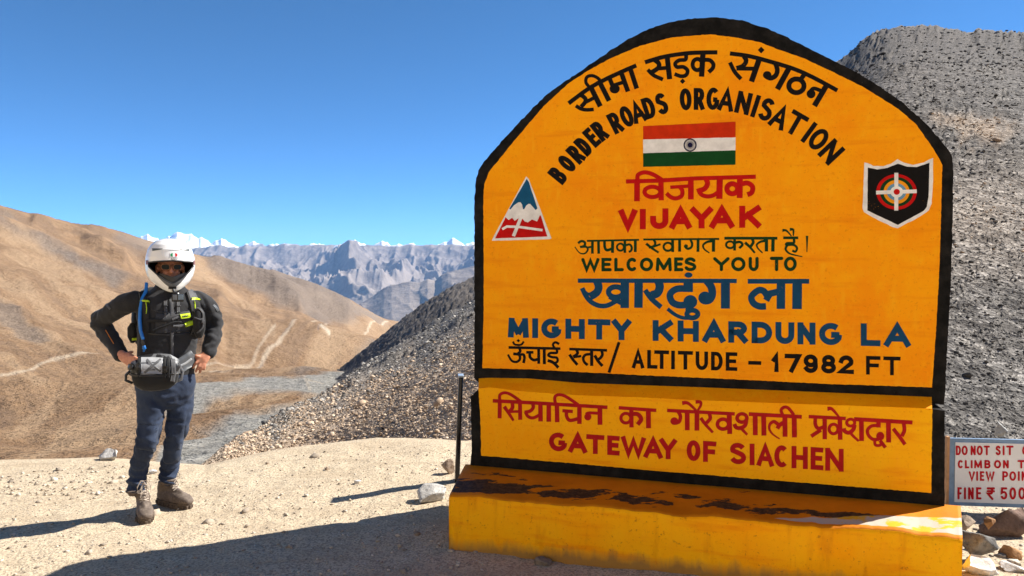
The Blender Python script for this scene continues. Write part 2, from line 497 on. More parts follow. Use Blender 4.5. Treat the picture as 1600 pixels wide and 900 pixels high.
# brownish outcrops high on the right-hand part
brown = np.clip(1.2 - np.hypot((PXg - 1545) / 45, (pyr - 205) / 28) + 0.6 * fbm(PXg * 0.05, pyr * 0.05, 3, 12), 0, 1) + np.clip(1.1 - np.hypot((PXg - 1480) / 30, (pyr - 190) / 18) + 0.6 * fbm(PXg * 0.05, pyr * 0.05, 3, 14), 0, 1)
pale = np.clip(1.0 - np.hypot((PXg - 1530) / 260, (pyr - 330) / 130), 0, 1) * 0.30 * np.clip((PXg - 1300) / 60, 0, 1)
tan = np.clip(tan + brown + pale, 0, 1)
hv = np.stack([HX, ZZ, HZ], -1)
back = hv[-1:].copy(); back[..., 1] += 30; back[..., 2] -= 14
back2 = hv[-1:].copy(); back2[..., 1] += 120; back2[..., 2] -= 90
frontrow = hv[:1].copy(); frontrow[..., 1] -= 0.25; frontrow[..., 2] -= 0.35
allv = np.concatenate([frontrow, hv, back, back2], 0)
dark = np.clip(dark + 0.75 * np.clip((1.15 - np.clip((pyr - 40) / 190, 0, 2)) + 0.5 * fbm(PXg * 0.02, pyr * 0.02, 4, 19), 0, 1) * np.clip((PXg - 1250) / 50, 0, 1), 0, 1)  # upper right darkened: rock tone that also stands in for less sun
pad1 = lambda a: np.concatenate([a[:1], a, a[-1:], a[-1:]], 0)
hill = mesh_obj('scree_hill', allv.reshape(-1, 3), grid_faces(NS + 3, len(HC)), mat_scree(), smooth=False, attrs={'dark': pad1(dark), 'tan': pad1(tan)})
tag(hill, kind='structure', label='steep grey scree mountainside rising behind the sign')

# farther, darker shoulder of the same mountain
QC = np.arange(500, 1150, 2.5)
qk = [(500, 600), (535, 574), (551, 560), (570, 545), (588, 531), (602, 517), (615, 507), (632, 493), (649, 483), (667, 471), (685, 461), (704, 449), (722, 440), (741, 435), (800, 405), (950, 330), (1150, 215)]
qy = knots(QC, qk); qy = np.convolve(np.pad(qy, 24, mode='edge'), gs_, mode='valid')
qjit = 5.0 * fbm(QC * 0.05, 0 * QC, 5, 29, 0.6)
qf = knots(QC, [(500, 640), (551, 600), (660, 560), (745, 520), (1150, 300)])
QS = np.linspace(0, 1, 110)[:, None]
QY = qf[None, :] * (1 - QS) + qy[None, :] * QS
QZ = 11.0 / ((QY - qy[None, :]) / FPX + 11.0 / 420.0)
QP = Pn(QC[None, :] + 0 * QS, QY, QZ)
qd = 0
for lam in (60, 28, 13, 6):
    qd = qd + lam * 0.035 * (fbm(QP[..., 0] / lam, QP[..., 1] / lam, 2, int(lam)) + 0.8 * (ridged(QP[..., 0] / lam, QP[..., 1] / lam, 2, int(lam) + 2) - 0.4)) * np.clip(lam / (0.02 * QZ) - 0.4, 0, 1)
QP[..., 2] += (np.random.default_rng(92).random(QZ.shape) - 0.5) * QZ / FPX * 4.0 * np.clip(QS * 20, 0, 1)
QP[..., 2] -= qjit[None, :] * QZ / FPX * np.clip((QS - 0.9) / 0.1, 0, 1) ** 2
QP[..., 2] += qd * np.clip(QS * 8, 0, 1) * (0.3 + 0.7 * np.clip((1 - QS) * 8, 0, 1))
qb = QP[-1:].copy(); qb[..., 1] += 120; qb[..., 2] -= 70
QA = np.concatenate([QP, qb], 0)
qdark = np.clip(0.9 - 0.75 * np.clip(1 - QS * 2.2, 0, 1) + 0.35 * fbm(QC[None, :] * 0.03, QY * 0.03, 4, 44), 0, 1); qdark = np.concatenate([qdark, qdark[-1:]], 0)
qo = mesh_obj('scree_ridge', QA.reshape(-1, 3), grid_faces(111, len(QC)), hill.data.materials[0], smooth=False, attrs={'dark': qdark, 'tan': 0 * qdark + 0.25})
tag(qo, kind='structure', label='dark rocky shoulder beyond the grey scree slope')

# ------------------------------------------------------------------ rocks
def rock_arrays(seed, sub=2, cuts=9, rough=0.12, span=(0.5, 0.82)):
    rnd = random.Random(seed)
    bm = bmesh.new(); bmesh.ops.create_icosphere(bm, subdivisions=sub, radius=1)
    v = np.array([x.co for x in bm.verts]); f = np.array([[q.index for q in p.verts] for p in bm.faces]); bm.free()
    for _ in range(cuts):
        n = np.array([rnd.gauss(0, 1) for _ in range(3)]); n /= np.linalg.norm(n)
        d = rnd.uniform(*span)
        k = v @ n - d
        v = v - np.outer(np.clip(k, 0, None), n)
    v = v * (1 + rough * noise3(v + seed * 3.7, 2.3, seed, 3))[:, None]
    return v, f

def scatter(name, pts, sizes, mat, seed, shade=None, flat=0.65, sub=1):
    """one mesh of many small stones"""
    rnd = np.random.default_rng(seed)
    base = [rock_arrays(seed * 50 + k, sub, 7, 0.15) for k in range(8)]
    VV, FF, CC, b = [], [], [], 0
    for i, (p, s) in enumerate(zip(pts, sizes)):
        v, f = base[i % 8]
        a = rnd.uniform(0, 6.28); ca, sa = math.cos(a), math.sin(a)
        sc = s * np.array([rnd.uniform(0.7, 1.3), rnd.uniform(0.6, 1.1), flat * rnd.uniform(0.6, 1.2)])
        w = v * sc
        tx = rnd.uniform(-0.5, 0.5); ct, st = math.cos(tx), math.sin(tx)
        w = np.stack([w[:, 0], w[:, 1] * ct - w[:, 2] * st, w[:, 1] * st + w[:, 2] * ct], -1)
        w = np.stack([w[:, 0] * ca - w[:, 1] * sa, w[:, 0] * sa + w[:, 1] * ca, w[:, 2]], -1)
        VV.append(w + p); FF.append(f + b); CC.append(np.full(len(v), rnd.uniform(0, 1) if shade is None else min(1, max(0, rnd.uniform(0, 1) ** 1.3 + shade[i])))); b += len(v)
    o = mesh_obj(name, np.concatenate(VV), np.concatenate(FF), mat, attrs={'tone': np.concatenate(CC)})
    return o

def mat_stones(name, lo, mid, hi):
    t = NT(name, 0.9, 0.15)
    k = t.attr('tone'); n = t.noise(25, 4)
    col = t.ramp(k, [(0.0, lo), (0.5, mid), (1.0, hi)])
    t.color(t.mix(t.ramp(n, [(0.35, 0.35), (0.6, 0.0)]), col, tuple(c * 0.5 for c in mid)))
    t.bump(n, 0.5, 0.02)
    return t.m

rng = np.random.default_rng(11)
# loose stones all over the scree
n = 38000
ci = rng.integers(0, 460, n * 3); si = (rng.random(n * 3) ** 0.9 * (NS - 2)).astype(int) + 1
keep = ((HC[ci] > 350) & (HC[ci] < 760)) | ((HC[ci] > 1300) & (HC[ci] < 1650))
ci, si = ci[keep][:n], si[keep][:n]
pp = hv[si, ci]
sz = pp[:, 1] * 0.00125 * np.exp(rng.normal(0, 0.55, len(pp)))
pp = pp + rng.normal(0, 1, pp.shape) * (pp[:, 1:2] * 0.0012) * np.array([1, 1, 0])
tone_shift = np.where(HC[ci] < 800, 0.28, -0.05) - 0.22 * dark[si, ci]
is_tan = tan[si, ci] + rng.random(len(pp)) * 0.5 > 0.62
tag(scatter('scree_rubble', pp[~is_tan], sz[~is_tan], mat_stones('scree_stone', (0.030, 0.027, 0.024), (0.125, 0.115, 0.104), (0.42, 0.39, 0.35)), 3, tone_shift[~is_tan]), kind='stuff', label='loose grey rubble scattered over the scree slope')
tag(scatter('tan_rubble', pp[is_tan], sz[is_tan], mat_stones('tan_scree_stone', (0.20, 0.138, 0.090), (0.46, 0.335, 0.228), (0.74, 0.585, 0.43)), 4), kind='stuff', label='loose tan rubble on the lower flank of the scree slope')
# grit and pebbles on the pad
n = 3300
qx = rng.uniform(-150, 760, n); qy = 700 + 215 * rng.random(n) ** 1.3
gp, gs = [], []
for a, b in zip(qx, qy):
    if b < knots(a, CREST) + 2: continue
    Z = FPX * (EYE + 0.03) / (b - 415); p = P(a, b, Z); p.z = gz(p.x, p.y)
    gp.append((p.x, p.y, p.z + 0.004)); gs.append(0.0046 * math.exp(rng.normal(0, 0.75)))
for _ in range(500):
    x, y = rng.uniform(2.2, 4.5), rng.uniform(3.6, 5.2)
    gp.append((x, y, gz(x, y) + 0.004)); gs.append(0.011 * math.exp(rng.normal(0, 0.6)))
for _ in range(170):
    a, b = rng.uniform(-10, 200), rng.uniform(724, 768)
    p = P(a, b, FPX * (EYE + 0.05) / (b - 415)); gp.append((p.x, p.y, gz(p.x, p.y) + 0.004)); gs.append(0.011 * math.exp(rng.normal(0, 0.5)))
tag(scatter('gravel', np.array(gp), np.array(gs), mat_stones('pad_pebble', (0.22, 0.18, 0.14), (0.45, 0.37, 0.28), (0.62, 0.55, 0.45)), 5), kind='stuff', label='small pebbles strewn over the sandy ground')

# ------------------------------------------------------------------ brown valley and left-hand hills
VC = np.arange(-420, 900, 2.5)
sky_pts = [(-420, 255), (-150, 280), (0, 319), (53, 337), (112, 355), (160, 356), (187, 367), (232, 379), (304, 400), (347, 407), (363, 407), (387, 415), (426, 428), (470, 432), (485, 438), (510, 454), (539, 467), (563, 477), (588, 492), (611, 506), (660, 512), (900, 515)]
prof = {
    -420: [(790, 11), (715, 40), (650, 100), (560, 210), (450, 420), (255, 760)],
    0:    [(780, 11.5), (715, 46), (650, 120), (600, 190), (560, 280), (500, 430), (450, 590), (400, 760), (319, 1000)],
    160:  [(780, 11.5), (716, 40), (680, 90), (640, 150), (600, 220), (560, 320), (500, 540), (450, 740), (400, 960), (356, 1180)],
    304:  [(790, 11), (735, 24), (690, 80), (640, 160), (600, 270), (570, 400), (540, 600), (500, 860), (450, 1180), (400, 1600)],
    400:  [(790, 11), (715, 38), (680, 95), (640, 165), (600, 275), (570, 420), (545, 640), (520, 900), (480, 1250), (418, 1800)],
    485:  [(790, 11), (705, 50), (640, 160), (600, 270), (570, 420), (550, 640), (530, 960), (500, 1400), (438, 2200)],
    563:  [(790, 11), (700, 55), (640, 160), (600, 270), (570, 430), (550, 680), (530, 1150), (510, 1800), (477, 2500)],
    611:  [(790, 11), (700, 55), (640, 160), (600, 270), (570, 430), (550, 700), (530, 1250), (515, 2000), (506, 2800)],
    900:  [(790, 11), (700, 55), (640, 160), (600, 270), (570, 440), (550, 700), (530, 1300), (520, 2100), (515, 2800)],
}
pk = sorted(prof)
NV = 330
VS = np.linspace(0, 1, NV)[:, None]
skyv = np.interp(VC, [p[0] for p in sky_pts], [p[1] for p in sky_pts])
gs2 = np.exp(-0.5 * (np.arange(-60, 61) / 12.0) ** 2); gs2 /= gs2.sum()
skyv = np.convolve(np.pad(skyv, 60, mode='edge'), gs2, mode='valid') + 3.0 * fbm(VC * 0.02, 0 * VC + 3.3, 5, 27)
YV = 785 + (skyv[None, :] - 785) * VS
def colD(k, y):
    t = sorted(prof[k]); ys = [a for a, b in t]; ds = [math.log(b) for a, b in t]
    return np.interp(y, ys, ds)
LD = np.zeros(YV.shape)
for a, b in zip(pk[:-1], pk[1:]):
    sel = (VC >= a) & (VC <= b)
    w = (VC[sel] - a) / (b - a)
    # match the two profiles by their relative height between foot and skyline
    ya = 785 + (np.interp(a, VC, skyv) - 785) * VS; yb = 785 + (np.interp(b, VC, skyv) - 785) * VS
    LD[:, sel] = colD(a, ya) * (1 - w) + colD(b, yb) * w
gk = np.exp(-0.5 * (np.arange(-110, 111) / 45.0) ** 2); gk /= gk.sum()
LD = np.stack([np.convolve(np.pad(r, 110, mode='edge'), gk, mode='valid') for r in LD])
for _ in range(6):
    LD[1:-1] = (LD[:-2] + 2 * LD[1:-1] + LD[2:]) / 4
    LD[:, 1:-1] = (LD[:, :-2] + 2 * LD[:, 1:-1] + LD[:, 2:]) / 4
DV = np.exp(LD)
PXv = VC[None, :] + 0 * VS
VP = Pn(PXv, YV, DV)
X, Y = VP[..., 0], VP[..., 1]
fade = np.clip(VS * 6, 0, 1) * (0.3 + 0.7 * np.clip((1 - VS) * 14, 0, 1))
# fall-line coordinates: gullies and stone runs drain towards the valley floor on the right
wq = 10 * fbm(PXv * 0.02, YV * 0.02, 3, 66)
def drain(bend, sd):
    ac = (-bend * PXv + 0.88 * YV) + wq; al = 0.88 * PXv + bend * YV
    return ridged(ac / 34, al / 260, 5, 67 + sd, 0.6), ridged(ac / 13, al / 110, 4, 68 + sd, 0.6), fbm(ac / 16, al / 150, 5, 69 + sd, 0.65)
g1 = drain(0.48, 0); g2 = drain(-0.22, 20)
vfl = np.clip((YV - knots(PXv, [(-420, 720), (0, 640), (150, 600), (304, 548), (400, 530), (500, 514), (611, 502), (900, 500)]) + 12 * fbm(PXv * 0.02, YV * 0.02, 3, 46)) / 22, 0, 1)
gul, gul2, run = (p * (1 - vfl) + q * vfl for p, q in zip(g1, g2))
spur = 0
for pts, wd, hh in (([(-30, 352), (35, 380), (107, 412), (187, 446), (260, 492), (330, 540)], 13, 0.016), ([(-60, 452), (20, 496), (60, 536), (120, 575), (220, 610)], 15, 0.007), ([(150, 358), (215, 395), (300, 440), (350, 474)], 16, 0.012), ([(340, 408), (400, 440), (470, 480)], 9, 0.012), ([(425, 430), (500, 470), (545, 492)], 8, 0.010), ([(60, 345), (130, 372), (200, 420)], 9, 0.015)):
    dd = line_dist(PXv + wq * 0.7, YV + wq * 0.5, pts)
    spur = spur + hh * np.exp(-(dd / wd) ** 2)
dz = 0
for lam in (420, 200, 95, 45, 20, 9):
    w = np.clip(lam / (0.008 * DV) - 0.4, 0, 1) * np.clip(DV / (lam * 1.2) - 0.2, 0, 1)
    dz = dz + w * lam * 0.036 * (1.0 * fbm(X / lam, Y / lam, 2, int(lam)) - 1.3 * (ridged(X / lam * 0.8, Y / lam * 0.5, 3, int(lam) + 5) - 0.45))
VP[..., 2] += (np.random.default_rng(91).random(DV.shape) - 0.5) * DV / FPX * 1.7 * np.clip(VS * 20, 0, 1) * np.clip(0.3 + 1.2 * fbm(PXv * 0.05, YV * 0.05, 4, 48), 0.15, 1)
VP[..., 2] += fade * dz + fade * DV * spur * np.clip((DV - 60) / 100, 0, 1) - fade * (1 - 0.7 * vfl) * DV * (0.0034 * (gul - 0.4) + 0.0016 * (gul2 - 0.4)) * np.clip((DV - 60) / 100, 0, 1)
wx = PXv + 10 * fbm(PXv * 0.03, YV * 0.03, 4, 3); wy = YV + 7 * fbm(PXv * 0.035, YV * 0.035, 4, 8)
def soft(poly):
    m = 0
    for k in range(7):
        m = m + poly_mask(wx + 8 * fbm(X * 0.05 + k, Y * 0.05, 3, 60 + k) + rng.normal(0, 2.5), wy + 6 * fbm(X * 0.05, Y * 0.05 + k, 3, 80 + k) + rng.normal(0, 2.0), poly)
    m = m / 7
    for k in range(2):
        m[1:-1] = (m[:-2] + 2 * m[1:-1] + m[2:]) / 4; m[:, 1:-1] = (m[:, :-2] + 2 * m[:, 1:-1] + m[:, 2:]) / 4
    return m
gray = np.zeros(PXv.shape)
for poly in ([(235, 730), (262, 690), (310, 656), (420, 648), (520, 590), (600, 560), (640, 560), (560, 640), (420, 720), (330, 745), (240, 745)],
             [(255, 660), (262, 622), (330, 616), (420, 606), (500, 598), (560, 585), (600, 565), (560, 600), (480, 640), (400, 640), (310, 650)],
             [(262, 700), (350, 672), (430, 650), (480, 640), (400, 700), (340, 730), (255, 740)]):
    gray = np.maximum(gray, soft(poly))
brownstrip = np.maximum(soft([(290, 660), (340, 640), (460, 628), (500, 640), (400, 655), (300, 672)]), soft([(100, 760), (200, 700), (300, 690), (330, 668), (240, 660), (60, 690), (-100, 740)]))
gray = np.clip(gray - brownstrip, 0, 1)
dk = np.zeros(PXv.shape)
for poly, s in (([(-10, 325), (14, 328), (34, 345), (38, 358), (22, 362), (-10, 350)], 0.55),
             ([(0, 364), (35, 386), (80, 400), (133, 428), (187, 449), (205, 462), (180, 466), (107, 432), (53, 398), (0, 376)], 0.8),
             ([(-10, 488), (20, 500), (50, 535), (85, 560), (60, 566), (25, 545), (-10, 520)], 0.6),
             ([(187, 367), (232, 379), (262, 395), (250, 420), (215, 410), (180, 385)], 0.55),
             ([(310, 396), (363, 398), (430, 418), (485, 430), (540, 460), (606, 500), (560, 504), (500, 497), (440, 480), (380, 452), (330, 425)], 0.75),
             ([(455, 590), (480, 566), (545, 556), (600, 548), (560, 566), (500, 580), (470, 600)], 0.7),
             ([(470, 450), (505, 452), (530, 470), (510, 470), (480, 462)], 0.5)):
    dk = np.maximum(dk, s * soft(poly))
track = np.zeros(PXv.shape); cut = np.zeros(PXv.shape)
for pts, w, s in (([(-20, 612), (40, 604), (80, 592), (130, 588), (190, 585), (230, 592)], 1.5, 0.6),
               ([(305, 592), (330, 580), (365, 571), (395, 560), (410, 550), (440, 540), (468, 526), (490, 516), (512, 511)], 1.5, 0.65),
               ([(512, 512), (508, 524), (500, 533), (515, 540)], 1.5, 0.9),
               ([(305, 566), (350, 555), (390, 553), (430, 532)], 1.5, 0.45),
               ([(540, 530), (556, 524), (590, 508), (606, 502)], 1.4, 0.7),
               ([(475, 604), (480, 614), (488, 626)], 1.6, 0.5),
               ([(480, 609), (506, 616)], 1.2, 0.5),
               ([(300, 590), (345, 582), (398, 568)], 2.5, 0.25)):
    track = np.maximum(track, s * np.clip(1.3 - line_dist(PXv, YV, pts) / w, 0, 1))
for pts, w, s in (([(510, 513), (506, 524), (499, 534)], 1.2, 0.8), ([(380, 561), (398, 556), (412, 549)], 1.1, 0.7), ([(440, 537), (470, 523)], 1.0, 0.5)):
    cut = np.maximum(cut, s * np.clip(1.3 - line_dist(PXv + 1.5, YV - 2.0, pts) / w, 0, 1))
vb = VP[-1:].copy(); vb[..., 1] *= 1.15; vb[..., 2] -= 0.12 * VP[-1:, :, 1]
vb2 = VP[-1:].copy(); vb2[..., 1] *= 1.6; vb2[..., 2] -= 0.45 * VP[-1:, :, 1]
rep2 = lambda a: np.concatenate([a, a[-1:], a[-1:]], 0)
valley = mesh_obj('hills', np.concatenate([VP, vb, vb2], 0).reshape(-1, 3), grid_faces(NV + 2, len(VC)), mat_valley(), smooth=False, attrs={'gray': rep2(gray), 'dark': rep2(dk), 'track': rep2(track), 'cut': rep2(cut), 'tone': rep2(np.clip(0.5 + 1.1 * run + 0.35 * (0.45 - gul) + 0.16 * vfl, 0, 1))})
tag(valley, kind='structure', label='bare brown hills and valley with dirt tracks')

# ------------------------------------------------------------------ far ranges
far_mat = mat_far()
MC = np.arange(60, 900, 1.25)
peaks = [(60, 392), (150, 386), (205, 380), (216, 372), (226, 368), (232, 365), (240, 369), (252, 375), (262, 371), (270, 367), (285, 362), (296, 364), (306, 368), (322, 374), (330, 380), (338, 376), (347, 371), (356, 378), (372, 384), (388, 381), (396, 376), (402, 381), (420, 383), (446, 380), (470, 383), (500, 381), (530, 383), (545, 378), (556, 374), (566, 379), (580, 384), (590, 378), (597, 375), (606, 381), (620, 384), (640, 378), (655, 382), (672, 384), (690, 378), (700, 375), (708, 370), (716, 374), (726, 381), (745, 376), (800, 380), (900, 384)]
gridge = [(60, 398), (215, 392), (300, 390), (330, 385), (345, 384), (372, 389), (385, 385), (400, 386), (425, 384), (446, 381), (470, 383), (500, 382.5), (530, 383.5), (545, 381), (556, 382), (575, 385), (610, 384), (640, 382), (655, 383.5), (690, 384), (720, 385), (745, 383), (900, 388)]
MD = np.concatenate([np.linspace(7000, 13000, 14)[:-1], np.linspace(13000, 22500, 150)[:-1], np.linspace(22500, 31000, 70)])
D2, C2 = np.meshgrid(MD, MC, indexing='ij')
XX = (C2 - 800) / FPX * D2
def z_of(y, D): return EYE + (415 - y) / FPX * D
floor = -1000.0
zr = z_of(knots(C2, gridge) - 1.0 + 2.2 * fbm(C2 * 0.045, 0 * C2 + 0.5, 4, 92), 22500.0)
zs = z_of(knots(C2, peaks) + 2.6 * fbm(C2 * 0.13, 0 * C2 + 0.7, 5, 93) + 4.5 * (0.5 - ridged(C2 * 0.075, 0 * C2 + 0.2, 5, 94)), 30500.0)
u = np.clip((D2 - 13000) / 9500, 0, 1)
wxx = XX + 700 * fbm(XX / 4000, D2 / 4000, 3, 50)
rg = ridged(wxx / 3400 + 0.30 * D2 / 3400, D2 / 7000, 5, 51, 0.5)
rg2 = ridged(wxx / 1150 - 0.25 * D2 / 1150, D2 / 2600, 5, 61, 0.55)
rg3 = ridged(wxx / 420 + 0.2 * D2 / 420, D2 / 1100, 4, 64, 0.55)
face = floor + (zr - floor) * (u ** 0.8)
ampl = np.clip(u * 4, 0, 1) * np.clip((1 - u) * 5, 0, 1)
MZ = face + ampl * (900 * (rg - 0.40) + 520 * (rg2 - 0.38) + 260 * (rg3 - 0.38)) + np.clip(u * 4, 0, 1) * (60 * (rg3 - 0.4) + 22 * fbm(XX / 160, D2 / 300, 3, 71))
cap = z_of(knots(C2, gridge) - 6.0, D2)
MZ = np.where(MZ > cap, cap + (MZ - cap) * 0.04, MZ)
MZ = np.where(u <= 0, floor + 6 * fbm(XX / 900, D2 / 900, 3, 81), np.maximum(MZ, floor - 5))
v = np.clip((D2 - 22500) / 8000, 0, 1)
back = zr * (1 - v) + zs * v - 620 * np.sin(np.pi * v) ** 0.7 + np.sin(np.pi * v) * 380 * (ridged(XX / 2400, D2 / 2600, 5, 55) - 0.4) + v * 130 * (ridged(XX / 700, D2 / 1500, 4, 75) - 0.4) * np.clip((1 - v) * 8, 0, 1)
back = np.where(D2 > 30500, zs - (D2 - 30500) * 0.8, back)
MZ = np.where(D2 > 22500, back, MZ)
sn = np.clip((MZ - (720 + 200 * fbm(XX / 1700, D2 / 1700, 4, 15) + 420 * (rg2 - 0.4))) / 60, 0, 1)
sn = sn * np.clip((D2 - 20500) / 1500, 0, 1)
sn = np.maximum(sn, np.clip(v * 5 - 2.0, 0, 1) * np.clip((MZ - 930 - 620 * (ridged(XX / 700, D2 / 1400, 4, 17) - 0.40)) / 50, 0, 1))
tail = np.stack([XX[-1:], D2[-1:] + 3000, np.full_like(XX[-1:], -800)], -1)
mv = np.concatenate([np.stack([XX, D2, MZ], -1), tail], 0)
r1 = lambda a: np.concatenate([a, a[-1:]], 0)
mt = mesh_obj('mountains', mv.reshape(-1, 3), grid_faces(len(MD) + 1, len(MC)), far_mat, smooth=True, attrs={'snow': r1(sn), 'sand': r1(np.where(u <= 0.01, 0.8, 0.0))})
tag(mt, kind='structure', label='far snow capped mountain range')

# nearer blue-grey ridge on the right of the valley mouth
RC = np.arange(545, 1000, 1.25)
rsk = [(545, 492), (562, 475), (583, 462), (600, 450), (612, 445), (624, 443), (640, 440), (656, 441), (668, 436), (680, 438), (690, 430), (700, 425), (718, 421), (741, 416), (800, 405), (1000, 380)]
RD = np.linspace(8200, 11500, 110)
D3, C3 = np.meshgrid(RD, RC, indexing='ij')
X3 = (C3 - 800) / FPX * D3
u3 = (D3 - 8200) / 3300
zt = z_of(knots(C3, rsk), 11500.0)
Z3 = floor - 20 + (zt - floor + 20) * u3 ** 0.9 + np.sin(np.pi * u3) ** 0.8 * np.clip((zt - floor) / 500, 0, 1) * (420 * (ridged(X3 / 900 + 0.4 * D3 / 900, D3 / 1700, 6, 33) - 0.42)) + u3 * 14 * fbm(X3 / 120, D3 / 120, 4, 34)
Z3 = np.minimum(Z3, z_of(knots(C3, rsk) + 1.0, D3) + 30 * u3)
t3 = np.stack([X3[-1:], D3[-1:] + 1500, np.full_like(X3[-1:], -1010)], -1)
rv = np.concatenate([np.stack([X3, D3, Z3], -1), t3], 0)
rd = mesh_obj('mountain_ridge', rv.reshape(-1, 3), grid_faces(len(RD) + 1, len(RC)), far_mat, smooth=True, attrs={'snow': np.zeros(rv.shape[:2]), 'sand': np.zeros(rv.shape[:2])})
tag(rd, kind='structure', label='blue grey rocky ridge at the mouth of the valley')

# ------------------------------------------------------------------ haze: the air between here and the far range
def make_haze(density, col):
    m = bpy.data.materials.new('haze_air'); m.use_nodes = True
    nt = m.node_tree
    for x in list(nt.nodes): nt.nodes.remove(x)
    o = nt.nodes.new('ShaderNodeOutputMaterial'); pv = nt.nodes.new('ShaderNodeVolumePrincipled')
    pv.inputs['Color'].default_value = (*col, 1); pv.inputs['Density'].default_value = density; pv.inputs['Anisotropy'].default_value = 0.0
    nt.links.new(pv.outputs['Volume'], o.inputs['Volume'])
    mb = MB(); mb.box((0, 18000, 250), 70000, 44000, 2900)
    h = mb.build('haze', m); tag(h, kind='stuff', label='thin blue air haze over the valley')
    return h
HAZE_D = 1.6e-5
if HAZE_D: make_haze(HAZE_D, (0.36, 0.60, 1.0))
# ------------------------------------------------------------------ the painted monument sign
PANEL_YAW = R(17.0)
PZ0 = 4.70                                     # depth of the panel's left edge
pl_p = P(741, 600, PZ0)
pl_n = Vector((-math.sin(PANEL_YAW), -math.cos(PANEL_YAW), 0))
pl_s = Vector((math.cos(PANEL_YAW), -math.sin(PANEL_YAW), 0))
sign_base = Vector((pl_p.x, pl_p.y, 0))
EYEV = Vector((0, 0, EYE))

def panel(px, py, d=0.0, lift=0.0):
    """where the pixel meets the plane d metres in front of the slab face, then lifted off it"""
    r = ray(px, py); q = pl_p + pl_n * d
    t = (q - EYEV).dot(pl_n) / r.dot(pl_n)
    return EYEV + r * t + pl_n * lift

sign = thing('monument_sign', 'big arched orange border road monument with black edge and painted Hindi and English lettering', 'sign', sign_base)

def sheet(mb, pts, d, lift, thick=0.0):
    """flat painted area with outline pts (pixels) on the panel plane"""
    pts = [Vector((p[0], p[1], 0)) for p in pts]
    tri = tessellate_polygon([pts])
    front = [panel(p.x, p.y, d, lift) for p in pts]
    n = len(front)
    def ori(t):
        a, b, c = (front[i] for i in t)
        return t if (b - a).cross(c - a).dot(pl_n) > 0 else (t[0], t[2], t[1])
    faces = [ori(t) for t in tri]
    if thick:
        bk = [p - pl_n * thick for p in front]
        faces2 = list(faces) + [(i, i + n, (i + 1) % n + n, (i + 1) % n) for i in range(n)]
        mb.add(front + bk, faces2)
    else:
        mb.add(front, faces)

def dense(pts, step=6.0, wob=0.0, seed=0, closed=True):
    rnd = random.Random(seed); out = []
    n = len(pts)
    for i in range(n if closed else n - 1):
        a, b = pts[i], pts[(i + 1) % n]
        k = max(1, int(math.hypot(b[0] - a[0], b[1] - a[1]) / step))
        for j in range(k):
            t = j / k
            out.append((a[0] + (b[0] - a[0]) * t + rnd.uniform(-wob, wob), a[1] + (b[1] - a[1]) * t + rnd.uniform(-wob, wob)))
    if not closed: out.append(pts[-1])
    return out

def catmull(pts, k=6, closed=False):
    n = len(pts); out = []
    g = lambda i: pts[i % n] if closed else pts[max(0, min(n - 1, i))]
    for i in range(n if closed else n - 1):
        p0, p1, p2, p3 = g(i - 1), g(i), g(i + 1), g(i + 2)
        for j in range(k):
            t = j / k
            out.append(tuple(0.5 * (2 * p1[c] + (p2[c] - p0[c]) * t + (2 * p0[c] - 5 * p1[c] + 4 * p2[c] - p3[c]) * t * t + (3 * p1[c] - p0[c] - 3 * p2[c] + p3[c]) * t ** 3) for c in (0, 1)))
    if not closed: out.append(tuple(pts[-1]))
    return out

# --- materials
def mat_orange(name, rough=0.5, lo=(0.96, 0.295, 0.0004), hi=(1.0, 0.385, 0.0008), streak=False):
    t = NT(name, rough, 0.08)
    a = t.noise(2.3, 6, 0.6); b = t.noise(11, 5, 0.65); c = t.noise(60, 4, 0.7)
    col = t.mix(t.ramp(a, [(0.35, 0.0), (0.68, 1.0)]), lo, hi)
    col = t.mix(t.ramp(b, [(0.50, 0.0), (0.72, 0.75)]), col, (1.0, 0.42, 0.003))
    col = t.mix(t.ramp(c, [(0.30, 0.5), (0.42, 0.0)]), col, (0.62, 0.16, 0.001))
    dr = t.noise(26, 4, 0.6, t.mapped((1.0, 1.0, 0.22)))
    col = t.mix(t.ramp(dr, [(0.56, 0.0), (0.70, 0.5)]), col, (1.0, 0.43, 0.008))
    hb = t.noise(9, 5, 0.6, t.mapped((0.25, 0.25, 2.2)))
    col = t.mix(t.ramp(hb, [(0.54, 0.0), (0.70, 0.55)]), col, (0.84, 0.225, 0.0005))
    if streak:
        st = t.noise(14, 5, 0.6, t.mapped((1.0, 1.0, 0.16)))
        col = t.mix(t.ramp(st, [(0.54, 0.0), (0.70, 0.5)]), col, (0.66, 0.20, 0.003))
        sp = t.noise(34, 5, 0.7)
        col = t.mix(t.ramp(sp, [(0.62, 0.0), (0.67, 0.6)]), col, (0.40, 0.12, 0.008))
        # earth splashed on the foot of the step
        sx = t.n('ShaderNodeSeparateXYZ'); t.link(t.pos, sx.inputs[0])
        zz = t.math('ADD', sx.outputs[2], t.math('MULTIPLY', st, 0.14))
        col = t.mix(t.ramp(zz, [(0.085, 0.8), (0.15, 0.0)]), col, (0.22, 0.13, 0.055))
    t.color(col)
    n1 = t.bump(b, 0.25, 0.010)
    n2 = t.bump(dr, 0.25, 0.006, n1)
    t.bump(c, 0.35, 0.004, n2)
    return t.m

